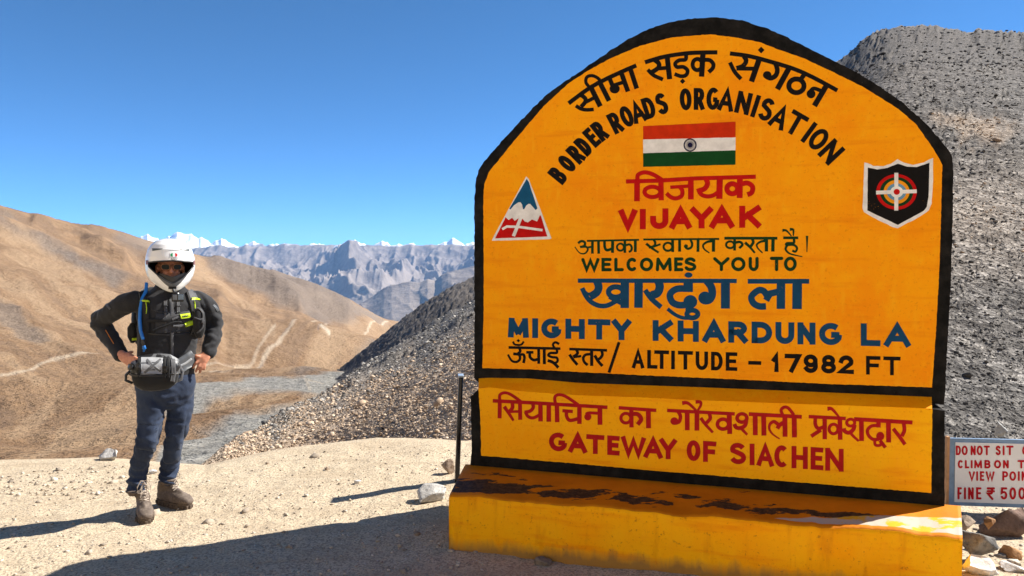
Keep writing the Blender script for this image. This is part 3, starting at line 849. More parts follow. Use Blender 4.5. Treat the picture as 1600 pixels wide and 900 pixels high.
def mat_border():
    t = NT('black_border_paint', 0.6, 0.06)
    a = t.noise(14, 6, 0.65); c = t.noise(50, 5, 0.7)
    col = t.mix(t.ramp(a, [(0.4, 0.0), (0.75, 1.0)]), (0.006, 0.006, 0.006), (0.022, 0.020, 0.019))
    col = t.mix(t.ramp(c, [(0.70, 0.0), (0.76, 0.8)]), col, (0.16, 0.14, 0.12))
    t.color(col)
    n1 = t.bump(a, 0.3, 0.012); t.bump(c, 0.4, 0.004, n1)
    return t.m

def mat_paint(name, col, chips=(0.9, 0.34, 0.01), amount=0.72):
    t = NT(name, 0.55, 0.06)
    a = t.noise(20, 5, 0.6); c = t.noise(130, 4, 0.7); g = t.noise(7, 6, 0.7)
    cc = t.mix(t.ramp(a, [(0.3, 0.0), (0.7, 1.0)]), tuple(v * 0.85 for v in col), tuple(min(1, v * 1.15) for v in col))
    k = t.math('MULTIPLY', t.ramp(c, [(0.63, 0.0), (0.70, 0.7)]), t.ramp(g, [(0.56, 0.0), (0.68, 1.0)]))
    t.color(t.mix(k, cc, chips))
    t.bump(a, 0.2, 0.004)
    return t.m

def mat_step_top():
    t = NT('worn_shaded_step_paint', 0.65, 0.1)
    sx = t.n('ShaderNodeSeparateXYZ'); t.link(t.pos, sx.inputs[0])
    a = t.noise(6.5, 6, 0.62, t.mapped((0.75, 1.7, 1.0))); b = t.noise(3.0, 5, 0.6); c = t.noise(45, 4, 0.7)
    col = t.mix(t.ramp(b, [(0.35, 0.0), (0.65, 1.0)]), (0.52, 0.155, 0.003), (0.70, 0.225, 0.005))  # orange darkened towards brown to carry the shade on the step top
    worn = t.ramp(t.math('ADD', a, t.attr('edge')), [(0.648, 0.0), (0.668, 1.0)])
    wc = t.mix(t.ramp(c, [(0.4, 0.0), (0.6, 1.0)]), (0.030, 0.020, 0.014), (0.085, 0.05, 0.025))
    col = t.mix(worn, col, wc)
    # right end: old white and yellow paint that also paints in the sunlit patch
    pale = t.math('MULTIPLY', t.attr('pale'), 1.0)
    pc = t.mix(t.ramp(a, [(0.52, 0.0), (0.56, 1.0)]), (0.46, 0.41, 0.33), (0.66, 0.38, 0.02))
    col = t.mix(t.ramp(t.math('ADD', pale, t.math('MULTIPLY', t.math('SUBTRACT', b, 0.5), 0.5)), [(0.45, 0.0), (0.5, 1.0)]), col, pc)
    t.color(col)
    n1 = t.bump(a, 0.3, 0.01); t.bump(c, 0.4, 0.004, n1)
    return t.m

ORANGE = mat_orange('orange_enamel'); ORANGE_LOW = mat_orange('brightened_orange_enamel', 0.5, (1.0, 0.38, 0.0008), (1.0, 0.49, 0.003)); ORANGE_STEP = mat_orange('orange_step_paint', 0.6, (1.0, 0.39, 0.001), (1.0, 0.50, 0.004), True)  # lower panel and step get a brighter orange to offset their shade
BLACKB = mat_border()
M_BLACK = mat_paint('black_lettering', (0.008, 0.007, 0.007)); M_RED = mat_paint('red_lettering', (0.50, 0.006, 0.006))
M_GREEN = mat_paint('green_lettering', (0.006, 0.040, 0.012)); M_BLUE = mat_paint('blue_lettering', (0.008, 0.058, 0.135))
M_DRED = mat_paint('dark_red_lettering', (0.42, 0.010, 0.012))
M_WHITE = mat_paint('white_sign_paint', (0.78, 0.77, 0.76), (0.4, 0.36, 0.3)); M_SAFF = mat_paint('saffron_red_paint', (0.58, 0.030, 0.004), (0.35, 0.02, 0.004))
M_DGREEN = mat_paint('flag_green_paint', (0.006, 0.060, 0.014), (0.01, 0.09, 0.03)); M_NAVY = mat_paint('navy_paint', (0.010, 0.010, 0.045), (0.05, 0.05, 0.1))
M_TEAL = mat_paint('deep_blue_paint', (0.008, 0.085, 0.19), (0.2, 0.3, 0.4)); M_LBLUE = mat_paint('light_blue_paint', (0.13, 0.29, 0.44), (0.3, 0.4, 0.5))

# --- slab
outer = [(737, 604), (741, 590), (741.5, 520), (741, 420), (741, 320), (743, 285), (748, 266), (757, 252), (790, 214), (815, 187), (850, 151), (880, 129), (907, 111), (955, 78), (982, 61), (1010, 47), (1040, 36), (1080, 29), (1120, 27), (1160, 32), (1200, 45), (1231, 59), (1300, 94), (1333, 110), (1367, 130), (1413, 162), (1447, 193), (1462, 210), (1480, 231), (1487, 243), (1489.5, 258), (1489, 330), (1486, 430), (1481, 530), (1476, 624)]
outer_up = outer[1:-1] + [(1475.5, 632), (1300, 624), (1120, 618), (1000, 614), (905, 610), (828, 606), (752, 603)]
inner = [(754, 575), (756, 480), (756, 380), (755.5, 310), (757, 288), (764, 270), (773, 258), (800, 225), (825, 195), (850, 166), (889, 130), (920, 110), (955, 91), (1000, 72), (1050, 58.5), (1110, 54), (1150, 59), (1186, 66), (1220, 79), (1255, 91), (1300, 112), (1350, 137), (1403, 170), (1430, 193), (1455, 228), (1468, 249), (1472, 258), (1470, 340), (1467, 430), (1462, 520), (1456, 605), (1300, 600), (1180, 594), (1092, 590), (1000, 586), (905, 581), (828, 577)]
DLOW = 0.085
mb = MB(); sheet(mb, dense(outer_up, 5, 0.7, 1), 0.0, 0.0, 0.34)
mb.build('upper_slab', BLACKB, sign)
mb = MB(); sheet(mb, dense(inner, 4, 0.35, 2), 0.0, 0.004, 0.010)
mb.build('painted_panel', ORANGE, sign)

# lower block: front face stands 85 mm proud, sloping ledge above it
low_front_top = [(748, 606), (765, 604), (824, 611), (905, 616.5), (987, 619), (1090, 624), (1250, 630), (1428, 636), (1456, 637.5)]
low_out = [(735.5, 632), (736, 663), (737, 702), (733.5, 728), (900, 744), (1100, 762), (1300, 780), (1476, 796), (1476, 640)]
mb = MB()
top = [(735.5, 614)] + low_front_top + [(1476, 640)]
front_poly = [(735.5, 620)] + [(736, 663), (737, 702), (733.5, 735), (900, 752), (1100, 770), (1300, 788), (1476, 804)] + [(x, y + 1.5) for x, y in top[::-1][:-1]]
sheet(mb, dense(front_poly, 5, 0.4, 4), DLOW, 0.0, DLOW + 0.36)
mb.build('lower_block', BLACKB, sign)
lowpanel = [(750.5, 649), (752, 690), (752, 711.5), (900, 724), (1010, 734), (1180, 748), (1320, 759), (1455, 770), (1455.5, 700), (1456.5, 640)] + [(x, y + 1.0) for x, y in low_front_top[::-1][1:]]
mb = MB(); sheet(mb, dense(lowpanel, 4, 0.4, 5), DLOW, 0.004, 0.010)
mb.build('painted_panel', ORANGE_LOW, sign)
# sloping ledge between both faces
ts = np.linspace(0, 1, 60)
edge_f = dense(low_front_top, 12, 0.0, 0, False)
mb = MB(); Vv = []; nn_ = len(edge_f)
for k, (x, y) in enumerate(edge_f):
    a = panel(x, y + 1.0, DLOW, 0.0045)
    b = panel(x, knots(x, [(748, 591), (765, 590), (828, 591), (905, 598), (987, 601), (1090, 604.5), (1250, 611), (1456, 620)]), 0.0, -0.002); c = b - pl_n * 0.03
    d_ = a - Vector((0, 0, 0.02)) - pl_n * 0.02
    Vv += [a, b, c - Vector((0, 0, 0.03)), d_]
Ff = [(4 * k + i, 4 * k + 4 + i, 4 * k + 4 + (i + 1) % 4, 4 * k + (i + 1) % 4) for k in range(nn_ - 1) for i in range(4)]
Ff += [(0, 1, 2, 3), (4 * nn_ - 1, 4 * nn_ - 2, 4 * nn_ - 3, 4 * nn_ - 4)]
mb.add(Vv, Ff); mb.build('ledge', ORANGE, sign)

# --- step in front
STEP_H = 0.335
def on_z(px, py, z):
    d = ray(px, py); return EYEV + d * ((z - EYE) / d.z)
fl_t = on_z(703, 768, 0.318); fr_t = on_z(1504, 832, 0.318)
bl = panel(733, 700, DLOW, -0.02); br = panel(1477, 700, DLOW, -0.02)
fl_b = fl_t + (fl_t - Vector((0, 0, 0.318)) - fl_t)
nx, ny = 150, 34
top_pts = np.zeros((ny, nx, 3)); edge_a = np.zeros((ny, nx)); pale_a = np.zeros((ny, nx))
Lb = Vector((bl.x - 0.03, bl.y, STEP_H + 0.01)); Rb = Vector((br.x + 0.08, br.y - 0.02, STEP_H + 0.005))
def prof(k):      # rounded front edge: (u along depth 0 back..1 front, dz)
    return k
rows = []
for i in range(nx):
    s_ = i / (nx - 1)
    f = fl_t.lerp(fr_t, s_); b_ = Lb.lerp(Rb, s_)
    wob = 0.005 * math.sin(s_ * 23) + 0.016 * float(fbm(np.array([s_ * 16.0]), np.array([0.3]), 5, 3, 0.65)[0])
    col = []
    for j in range(20):
        t_ = j / 19
        p = b_.lerp(f, t_); p.z += -0.012 * t_ * t_ + wob * t_
        col.append((p, t_))
    out = (f - b_).normalized(); out.z = 0; out.normalize()
    for a in (25, 50, 75, 90):
        p = f + out * (0.028 * math.sin(R(a))) - Vector((0, 0, 0.028 * (1 - math.cos(R(a))))); p.z += -0.012 + wob
        col.append((p, 1.0))
    for h in (0.24, 0.18, 0.12, 0.06, 0.02, -0.05, -0.12):
        p = f + out * (0.030 + 0.012 * (0.3 - h)); p.z = h
        p += out * 0.016 * float(fbm(np.array([s_ * 26.0]), np.array([h * 9]), 4, 8)[0])
        col.append((p, 1.0))
    rows.append(col)
nc = len(rows[0])
sv = [p for col in rows for p, _ in col]
sf = [(i * nc + j, i * nc + j + 1, (i + 1) * nc + j + 1, (i + 1) * nc + j) for i in range(nx - 1) for j in range(nc - 1)]
# end walls
for i in (0, nx - 1):
    base = len(sv)
    col = [p for p, _ in rows[i]]
    low = [Vector((p.x, p.y, -0.12)) for p in col]
    sv += low
    for j in range(nc - 1):
        q = (i * nc + j, base + j, base + j + 1, i * nc + j + 1)
        sf.append(q if i == 0 else q[::-1])
edge_v = []; pale_v = []
for i, col in enumerate(rows):
    s_ = i / (nx - 1)
    for p, t_ in col:
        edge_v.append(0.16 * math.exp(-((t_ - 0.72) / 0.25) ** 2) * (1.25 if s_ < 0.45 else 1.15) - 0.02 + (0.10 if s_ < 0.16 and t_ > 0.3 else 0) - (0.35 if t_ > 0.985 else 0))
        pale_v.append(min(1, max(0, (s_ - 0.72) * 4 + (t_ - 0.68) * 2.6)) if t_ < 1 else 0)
for i in (0, nx - 1):
    edge_v += [-0.4] * nc; pale_v += [0] * nc
midx = []
for f in sf:
    j = f[0] % nc if f[0] < nx * nc else nc
    midx.append(0 if j < 21 and f[0] < nx * nc and max(f) < nx * nc else 1)
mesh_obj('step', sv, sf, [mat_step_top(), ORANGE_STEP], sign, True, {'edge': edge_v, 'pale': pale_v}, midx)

# ------------------------------------------------------------------ lettering: brush strokes
LIFT = [0.0046]
def stroke(mb, pts, w, d=0.0, cap=0.0, closed=False, rnd_cap=False):
    """brush stroke along pixel points; w = width (number or list), cap = how far the ends run on"""
    pts = [np.array(p, float) for p in pts]
    # drop doubled points
    q = [pts[0]]; ww = [w[0] if isinstance(w, (list, tuple)) else w]
    for i, p in enumerate(pts[1:]):
        if np.hypot(*(p - q[-1])) > 0.05: q.append(p); ww.append(w[i + 1] if isinstance(w, (list, tuple)) else w)
    pts = q; n = len(pts)
    if n < 2: return
    if cap and not closed:
        a = pts[0] - pts[1]; pts[0] = pts[0] + a / np.hypot(*a) * cap
        a = pts[-1] - pts[-2]; pts[-1] = pts[-1] + a / np.hypot(*a) * cap
    L, Rr = [], []
    for i in range(n):
        if closed: a, b = pts[i] - pts[i - 1], pts[(i + 1) % n] - pts[i]
        else:
            a = pts[i] - pts[i - 1] if i else pts[1] - pts[0]
            b = pts[i + 1] - pts[i] if i < n - 1 else pts[-1] - pts[-2]
        a = a / np.hypot(*a); b = b / np.hypot(*b)
        t = a + b
        if np.hypot(*t) < 0.2: t = b
        t = t / np.hypot(*t); nrm = np.array([-t[1], t[0]])
        k = 1.0 / max(0.45, abs(float(np.dot(nrm, np.array([-a[1], a[0]])))))
        L.append(pts[i] + nrm * ww[i] / 2 * k); Rr.append(pts[i] - nrm * ww[i] / 2 * k)
    LIFT[0] += 0.00004
    lift = LIFT[0]
    v = [panel(*p, d, lift) for p in L] + [panel(*p, d, lift) for p in Rr]
    F = []
    for i in range(n if closed else n - 1):
        j = (i + 1) % n
        F.append((i, n + i, n + j, j))
    nn0 = (v[F[0][1]] - v[F[0][0]]).cross(v[F[0][2]] - v[F[0][0]]).dot(pl_n)
    if nn0 < 0: F = [f[::-1] for f in F]
    mb.add(v, F)
    if rnd_cap and not closed:
        for c in (pts[0], pts[-1]): disc(mb, c[0], c[1], ww[0] / 2, ww[0] / 2, d)

def disc(mb, cx, cy, rx, ry, d=0.0, n=28, diamond=False):
    LIFT[0] += 0.00004
    if diamond: n = 4
    p = [panel(cx + rx * math.cos(2 * math.pi * k / n), cy + ry * math.sin(2 * math.pi * k / n), d, LIFT[0]) for k in range(n)]
    f = tuple(range(n))
    if (p[1] - p[0]).cross(p[2] - p[0]).dot(pl_n) < 0: f = f[::-1]
    mb.add(p, [f])

def arc(cx, cy, rx, ry, a0, a1, n=12):
    return [(cx + rx * math.cos(R(a0 + (a1 - a0) * k / n)), cy + ry * math.sin(R(a0 + (a1 - a0) * k / n))) for k in range(n + 1)]

# block capitals: strokes on a unit box, y up, drawn on the stroke centre line
G = {
 'A': [[(0, 0), (.5, 1), (1, 0)], [(.2, .30), (.8, .30)]],
 'B': [[(0, 0), (0, 1)], [(0, 1), (.5, 1)] + arc(.55, .76, .37, .24, 90, -90, 8) + [(0, .52)], [(0, .52), (.55, .52)] + arc(.6, .26, .4, .26, 90, -90, 8) + [(0, 0)]],
 'C': [arc(.52, .5, .52, .5, 52, 308, 18)],
 'D': [[(0, 0), (0, 1), (.4, 1)] + arc(.4, .5, .6, .5, 90, -90, 12) + [(0, 0)]],
 'E': [[(1, 1), (0, 1), (0, 0), (1, 0)], [(0, .52), (.85, .52)]],
 'F': [[(1, 1), (0, 1), (0, 0)], [(0, .50), (.85, .50)]],
 'G': [arc(.52, .5, .52, .5, 50, 330, 18) + [(1, .45)], [(.55, .45), (1, .45)]],
 'H': [[(0, 0), (0, 1)], [(1, 0), (1, 1)], [(0, .5), (1, .5)]],
 'I': [[(.5, 0), (.5, 1)]],
 'J': [[(1, 1), (1, .4)] + arc(.5, .36, .5, .36, 0, -180, 12) + [(0, .5)]],
 'K': [[(0, 0), (0, 1)], [(1, 1), (.05, .40)], [(.36, .60), (1, 0)]],
 'L': [[(0, 1), (0, 0), (1, 0)]],
 'M': [[(0, 0), (.05, 1)], ('d', [(.05, 1), (.5, .10)]), ('d', [(.95, 1), (.5, .10)]), [(1, 0), (.95, 1)]],
 'N': [[(0, 0), (0, 1)], ('d', [(0.02, 1), (.98, 0)]), [(1, 0), (1, 1)]],
 'O': [('c', arc(.5, .5, .5, .5, 0, 345, 23))],
 'P': [[(0, 0), (0, 1), (.5, 1)] + arc(.55, .73, .45, .27, 90, -90, 8) + [(0, .46)]],
 'R': [[(0, 0), (0, 1), (.5, 1)] + arc(.55, .74, .42, .26, 90, -90, 8) + [(0, .48)], [(.5, .48), (1, 0)]],
 'S': [arc(.5, .75, .46, .25, 25, 200, 10) + arc(.5, .26, .5, .26, 90, -160, 12)[1:]],
 'T': [[(0, 1), (1, 1)], [(.5, 1), (.5, 0)]],
 'U': [[(0, 1), (0, .4)] + arc(.5, .38, .5, .38, 180, 360, 12) + [(1, 1)]],
 'V': [[(0, 1), (.5, 0), (1, 1)]],
 'W': [[(0, 1), (.25, 0), (.5, .9), (.75, 0), (1, 1)]],
 'Y': [[(0, 1), (.5, .45), (1, 1)], [(.5, .5), (.5, 0)]],
 '-': [[(0, .45), (1, .45)]],
 '0': [('c', arc(.5, .5, .5, .5, 0, 345, 23))],
 '1': [[(.6, 0), (.6, 1), (0, .72)]],
 '7': [[(0, 1), (1, 1), (.4, 0)]],
 '9': [('c', arc(.5, .70, .46, .30, 0, 340, 17)), [(.96, .72), (.98, .45)] + arc(.5, .3, .48, .3, 0, -150, 10)],
 '8': [('c', arc(.5, .75, .42, .25, 0, 340, 17)), ('c', arc(.5, .26, .5, .26, 0, 340, 17))],
 '2': [arc(.5, .70, .46, .30, 170, -25, 11) + [(0, 0), (1, 0)]],
 '5': [[(.95, 1), (.12, 1), (.05, .55)] + arc(.48, .32, .48, .32, 120, -150, 12)],
 '₹': [[(0, 1), (1, 1)], [(0, .72), (1, .72)], [(.1, 1), (.45, 1)] + arc(.45, .74, .3, .26, 90, -90, 8) + [(0, .48), (.75, -.05)]],
 '/': [[(0, 0), (1, 1)]],
}
def letter(mb, ch, corner, right, up, w, h, t, d=0.0, round_=False):
    """corner = bottom-left pixel of the letter's box; right, up = pixel directions"""
    corner, right, up = np.array(corner, float), np.array(right, float), np.array(up, float)
    i = t / 2 if w > t * 1.2 else 0
    for s in G[ch]:
        closed = isinstance(s, tuple) and s[0] == 'c'
        pts = s[1] if isinstance(s, tuple) else s
        ii = i
        pp = [corner + right * (ii + x * max(w - 2 * ii, 0.01)) + up * (t / 2 + y * (h - t)) for x, y in pts]
        if ch == 'I': pp = [corner + right * (w / 2) + up * (t / 2 + y * (h - t)) for x, y in pts]
        cap = 0 if round_ else t * (0.15 if isinstance(s, tuple) else 0.5 if ch not in 'CGS' else 0.05)
        stroke(mb, pp, t, d, cap, closed, round_)

def text_line(name, chars, x_base, y_base, y_top, t, mat, d=0.0, round_=False, parent=None, digits_t=None):
    """chars = [(char, x0, x1)] in photo pixels; y_base, y_top = ((xa, ya), (xb, yb))"""
    mb = MB(); LIFT[0] = 0.0046
    fb = lambda x: y_base[0][1] + (y_base[1][1] - y_base[0][1]) * (x - y_base[0][0]) / (y_base[1][0] - y_base[0][0])
    ft = lambda x: y_top[0][1] + (y_top[1][1] - y_top[0][1]) * (x - y_top[0][0]) / (y_top[1][0] - y_top[0][0])
    last = None
    for c, x0, x1 in chars:
        if last is not None and x0 - last > 9: mb.build(name, mat, parent or sign); mb = MB()
        last = x1
        b0, b1 = fb(x0), fb(x1); h = fb((x0 + x1) / 2) - ft((x0 + x1) / 2)
        rt = np.array([x1 - x0, b1 - b0]); w = np.hypot(*rt); rt = rt / w
        tt = digits_t if (digits_t and c in '0123456789') else t
        if c == '-': letter(mb, c, (x0, b0), rt, (0, -1), w, h, tt, d, round_)
        else: letter(mb, c, (x0, b0), rt, (0, -1), w, h, tt, d, round_)
    return mb.build(name, mat, parent or sign)

text_line('lettering', [('V', 967, 995.5), ('I', 1000, 1009), ('J', 1016, 1044.5), ('A', 1046.5, 1080.5), ('Y', 1079, 1113.5), ('A', 1109, 1147), ('K', 1155, 1188.5)], 0, ((967, 359), (1188, 355.6)), ((967, 327.7), (1188, 321)), 9.4, M_RED)
text_line('lettering', [('W', 908.5, 937), ('E', 940, 956), ('L', 960, 975), ('C', 979, 996), ('O', 1000, 1020.6), ('M', 1024.8, 1049.8), ('E', 1053.5, 1068), ('S', 1069.4, 1088), ('Y', 1114.4, 1140), ('O', 1142.5, 1164.8), ('U', 1169.8, 1185.4), ('T', 1203, 1223.8), ('O', 1224.8, 1244.8)], 0, ((908, 424), (1245, 423.6)), ((908, 403.2), (1245, 401)), 5.1, M_GREEN, round_=True)
text_line('lettering', [('M', 794, 826.5), ('I', 832, 841), ('G', 846, 877.5), ('H', 883.7, 914), ('T', 919, 954), ('Y', 956.6, 986), ('K', 1020, 1051), ('H', 1059, 1092), ('A', 1098, 1133), ('R', 1138, 1167.8), ('D', 1174.4, 1206.4), ('U', 1211.6, 1241), ('N', 1246, 1274), ('G', 1279.7, 1315.5), ('L', 1344.8, 1375.4), ('A', 1381.4, 1422)], 0, ((794, 527), (1422, 542)), ((794, 496.5), (1422, 506.4)), 9.2, M_BLUE)
text_line('lettering', [('A', 987.6, 1006.8), ('L', 1011.4, 1027.5), ('T', 1022.5, 1045.5), ('I', 1049, 1054.4), ('T', 1059.3, 1082.7), ('U', 1087, 1106.4), ('D', 1111, 1129.3), ('E', 1134, 1152), ('-', 1169.2, 1189.3), ('1', 1205.8, 1219.2), ('7', 1226, 1251.4), ('9', 1255, 1278), ('8', 1283, 1306), ('2', 1310, 1334), ('F', 1353, 1375.4), ('T', 1380, 1406.8)], 0, ((987, 575), (1407, 586.4)), ((987, 546), (1407, 557.4)), 5.8, M_BLACK, digits_t=7.0)
text_line('lettering', [('G', 858, 886.4), ('A', 888.5, 917.4), ('T', 916.4, 944.5), ('E', 949, 968.3), ('W', 970.7, 1009), ('A', 1006, 1035.4), ('Y', 1030.6, 1057.5), ('O', 1073, 1094.5), ('F', 1098.6, 1119.3), ('S', 1140, 1165.8), ('I', 1171, 1179.2), ('A', 1182.4, 1209), ('C', 1209.8, 1232.5), ('H', 1236.7, 1262), ('E', 1266.5, 1286.3), ('N', 1289.3, 1318)], 0, ((858, 703.8), (1318, 736.8)), ((858, 674.8), (1318, 701)), 7.6, M_DRED, DLOW)

LIFT[0] = 0.0046
# arched English line: (char, centre x, centre y, turn in degrees, width, height) in a crop of scale 0.3 with origin (850, 60)
mb = MB()
for c, cx, cy, a, w, h in [('B', 73, 713, 51, 52, 104), ('O', 120, 652, 50, 54, 106), ('R', 166, 604, 45, 52, 108), ('D', 207, 562, 44, 52, 108), ('E', 250, 517, 42, 46, 108), ('R', 291, 483, 38, 52, 110),
                           ('R', 372, 440, 27, 56, 112), ('O', 431, 407, 24, 62, 112), ('A', 489, 384, 20, 74, 112), ('D', 547, 362, 18, 60, 112), ('S', 613, 341, 15, 58, 112),
                           ('O', 738, 318, 3, 62, 114), ('R', 808, 316, 0, 56, 114), ('G', 880, 315, -3, 68, 116), ('A', 950, 321, -8, 82, 116), ('N', 1039, 337, -13, 76, 116), ('I', 1102, 354, -18, 24, 118), ('S', 1159, 371, -20, 70, 120), ('A', 1228, 411, -26, 86, 122), ('T', 1311, 445, -30, 96, 122), ('I', 1380, 490, -36, 24, 122), ('O', 1430, 526, -41, 82, 122), ('N', 1496, 592, -47, 84, 124)]:
    if (c, cx) in (('R', 372), ('O', 738)): mb.build('lettering', M_BLACK, sign); mb = MB(); LIFT[0] = 0.0046
    px, py = 850 + cx * 0.3, 60 + cy * 0.3; w *= 0.3; h *= 0.3
    rt = np.array([math.cos(R(a)), -math.sin(R(a))]); up = np.array([-math.sin(R(a)), -math.cos(R(a))])
    letter(mb, c, np.array([px, py]) - rt * w / 2 - up * h / 2, rt, up, w, h, 7.2)
mb.build('lettering', M_BLACK, sign)

# Hindi lines, brush strokes read off enlarged crops: origin, scale, then strokes
def hindi(mb, ox, oy, s, items, d=0.0):
    if not mb.v: LIFT[0] = 0.0046
    for it in items:
        k = it[0]
        if k == 'w':
            mb.build('lettering', mb.mat, sign); mb.v, mb.f, mb.m = [], [], []; LIFT[0] = 0.0046
            continue
        f = lambda p: (ox + p[0] * s, oy + p[1] * s)
        if k == 'l':    stroke(mb, [f(p) for p in it[1]], it[2] * s, d)                      # straight strokes
        elif k == 'c':  stroke(mb, catmull([f(p) for p in it[1]], 7), it[2] * s, d)           # curved stroke
        elif k == 't':                                                                      # tapering curve
            pp = catmull([f(p) for p in it[1]], 7); n = len(pp)
            stroke(mb, pp, [(it[2] + (it[3] - it[2]) * i / (n - 1)) * s for i in range(n)], d)
        elif k == 'o':                                                                      # ring
            (cx, cy), rx, ry, w = it[1:]
            stroke(mb, [f((cx + rx * math.cos(2 * math.pi * i / 26), cy + ry * math.sin(2 * math.pi * i / 26))) for i in range(26)], w * s, d, closed=True)
        elif k == 'b':                                                                      # blob
            (cx, cy), rx, ry = it[1:]; c = f((cx, cy)); disc(mb, c[0], c[1], rx * s, ry * s, d)
        elif k == 'q':
            (cx, cy), r = it[1:]; c = f((cx, cy)); disc(mb, c[0], c[1], r * s, r * s, d, diamond=True)

mb = MB(); mb.mat = M_BLACK
hindi(mb, 880, 70, .14447, [
 ('c', [(60, 635), (270, 480), (440, 385), (620, 300), (792, 225)], 46),
 ('c', [(195, 545), (238, 580), (240, 620), (195, 672)], 46), ('c', [(138, 660), (190, 692), (250, 705), (332, 700)], 40), ('l', [(225, 632), (350, 568)], 40), ('l', [(300, 460), (403, 668)], 56),
 ('l', [(385, 385), (498, 608)], 54), ('c', [(292, 468), (248, 410), (258, 352), (312, 336), (372, 360), (425, 415)], 36),
 ('l', [(497, 350), (545, 470)], 48), ('b', (558, 478), 55, 50), ('l', [(540, 442), (680, 398)], 40), ('l', [(628, 300), (702, 508)], 52), ('l', [(728, 265), (797, 476)], 52),
 ('w',), ('c', [(885, 192), (1090, 132), (1330, 95), (1500, 86), (1668, 84)], 46),
 ('c', [(985, 165), (1032, 200), (1030, 250), (950, 305)], 50), ('c', [(915, 270), (980, 332), (1080, 378)], 42), ('l', [(1000, 262), (1140, 250)], 42), ('l', [(1125, 130), (1152, 374)], 56),
 ('c', [(1330, 110), (1322, 162), (1255, 170), (1212, 205), (1232, 242), (1300, 242), (1345, 280), (1328, 330), (1275, 342), (1205, 318)], 42), ('q', (1292, 396), 30),
 ('l', [(1512, 90), (1497, 347)], 58), ('o', (1452, 216), 52, 60, 44)])
hindi(mb, 1090, 60, .14447, [
 ('c', [(70, 235), (130, 238), (168, 275), (165, 322), (120, 368)], 44),
 ('w',), ('c', [(350, 165), (560, 195), (800, 258), (1040, 332), (1250, 425), (1510, 565)], 46), ('q', (687, 128), 37),
 ('c', [(500, 195), (525, 245), (490, 300), (420, 325)], 50), ('c', [(350, 262), (400, 362), (470, 442)], 44), ('l', [(420, 328), (610, 330)], 44), ('l', [(672, 210), (582, 470)], 60),
 ('c', [(845, 280), (862, 350), (840, 408), (790, 432), (742, 415)], 52), ('b', (752, 398), 46, 42), ('l', [(985, 330), (862, 552)], 60),
 ('l', [(1160, 385), (1118, 440)], 50), ('o', (1068, 515), 82, 74, 54),
 ('l', [(1400, 500), (1262, 732)], 60), ('c', [(1215, 580), (1250, 545), (1300, 555), (1365, 585)], 42), ('b', (1226, 602), 48, 48)])
mb.build('lettering', M_BLACK, sign)
mb = MB(); mb.mat = M_RED
hindi(mb, 970, 260, .14375, [
 ('l', [(57, 165), (400, 156), (800, 132), (1468, 113)], 46),
 ('l', [(178, 150), (177, 380)], 62), ('c', [(182, 150), (190, 92), (262, 66), (350, 88), (450, 148)], 46),
 ('l', [(437, 150), (440, 370)], 58), ('o', (345, 278), 86, 56, 46),
 ('l', [(762, 140), (762, 360)], 62), ('l', [(538, 228), (745, 214)], 38), ('c', [(640, 222), (668, 262), (662, 320), (605, 348), (545, 335), (497, 292)], 46),
 ('c', [(925, 135), (943, 185), (915, 240), (850, 268)], 56), ('c', [(840, 240), (868, 300), (930, 326), (1000, 318), (1070, 272)], 46), ('l', [(1076, 130), (1071, 353)], 68),
 ('l', [(1295, 115), (1292, 345)], 64), ('o', (1212, 244), 58, 54, 56), ('c', [(1290, 200), (1375, 182), (1432, 222), (1422, 285), (1375, 308)], 54)])
mb.build('lettering', M_RED, sign)
mb = MB(); mb.mat = M_GREEN
hindi(mb, 895, 360, .125, [
 ('l', [(178, 132), (830, 118)], 25),
 ('c', [(68, 160), (110, 134), (152, 152), (145, 192), (92, 210)], 30), ('t', [(95, 208), (165, 205), (190, 235), (165, 280), (120, 292), (75, 270), (28, 205)], 30, 12), ('l', [(180, 215), (250, 203)], 24), ('l', [(247, 130), (247, 291)], 34), ('l', [(322, 128), (326, 291)], 34),
 ('c', [(398, 125), (402, 210), (432, 248), (505, 220)], 34), ('l', [(500, 125), (497, 281)], 38),
 ('l', [(652, 122), (652, 281)], 32), ('o', (597, 210), 43, 44, 26), ('c', [(655, 190), (710, 176), (738, 212), (728, 255), (700, 268)], 28), ('l', [(783, 118), (783, 271)], 36),
 ('w',), ('l', [(882, 114), (1830, 107)], 25),
 ('c', [(1012, 118), (1032, 155), (1015, 195), (950, 215)], 30), ('t', [(918, 165), (990, 222), (1075, 278)], 34, 26), ('l', [(1000, 208), (1098, 172)], 26),
 ('l', [(1248, 112), (1250, 271)], 36), ('o', (1190, 205), 54, 50, 28), ('l', [(1335, 112), (1336, 266)], 36),
 ('c', [(1470, 112), (1492, 165), (1480, 212), (1438, 230), (1405, 205)], 30), ('b', (1415, 198), 25, 24), ('l', [(1567, 112), (1565, 268)], 36)])
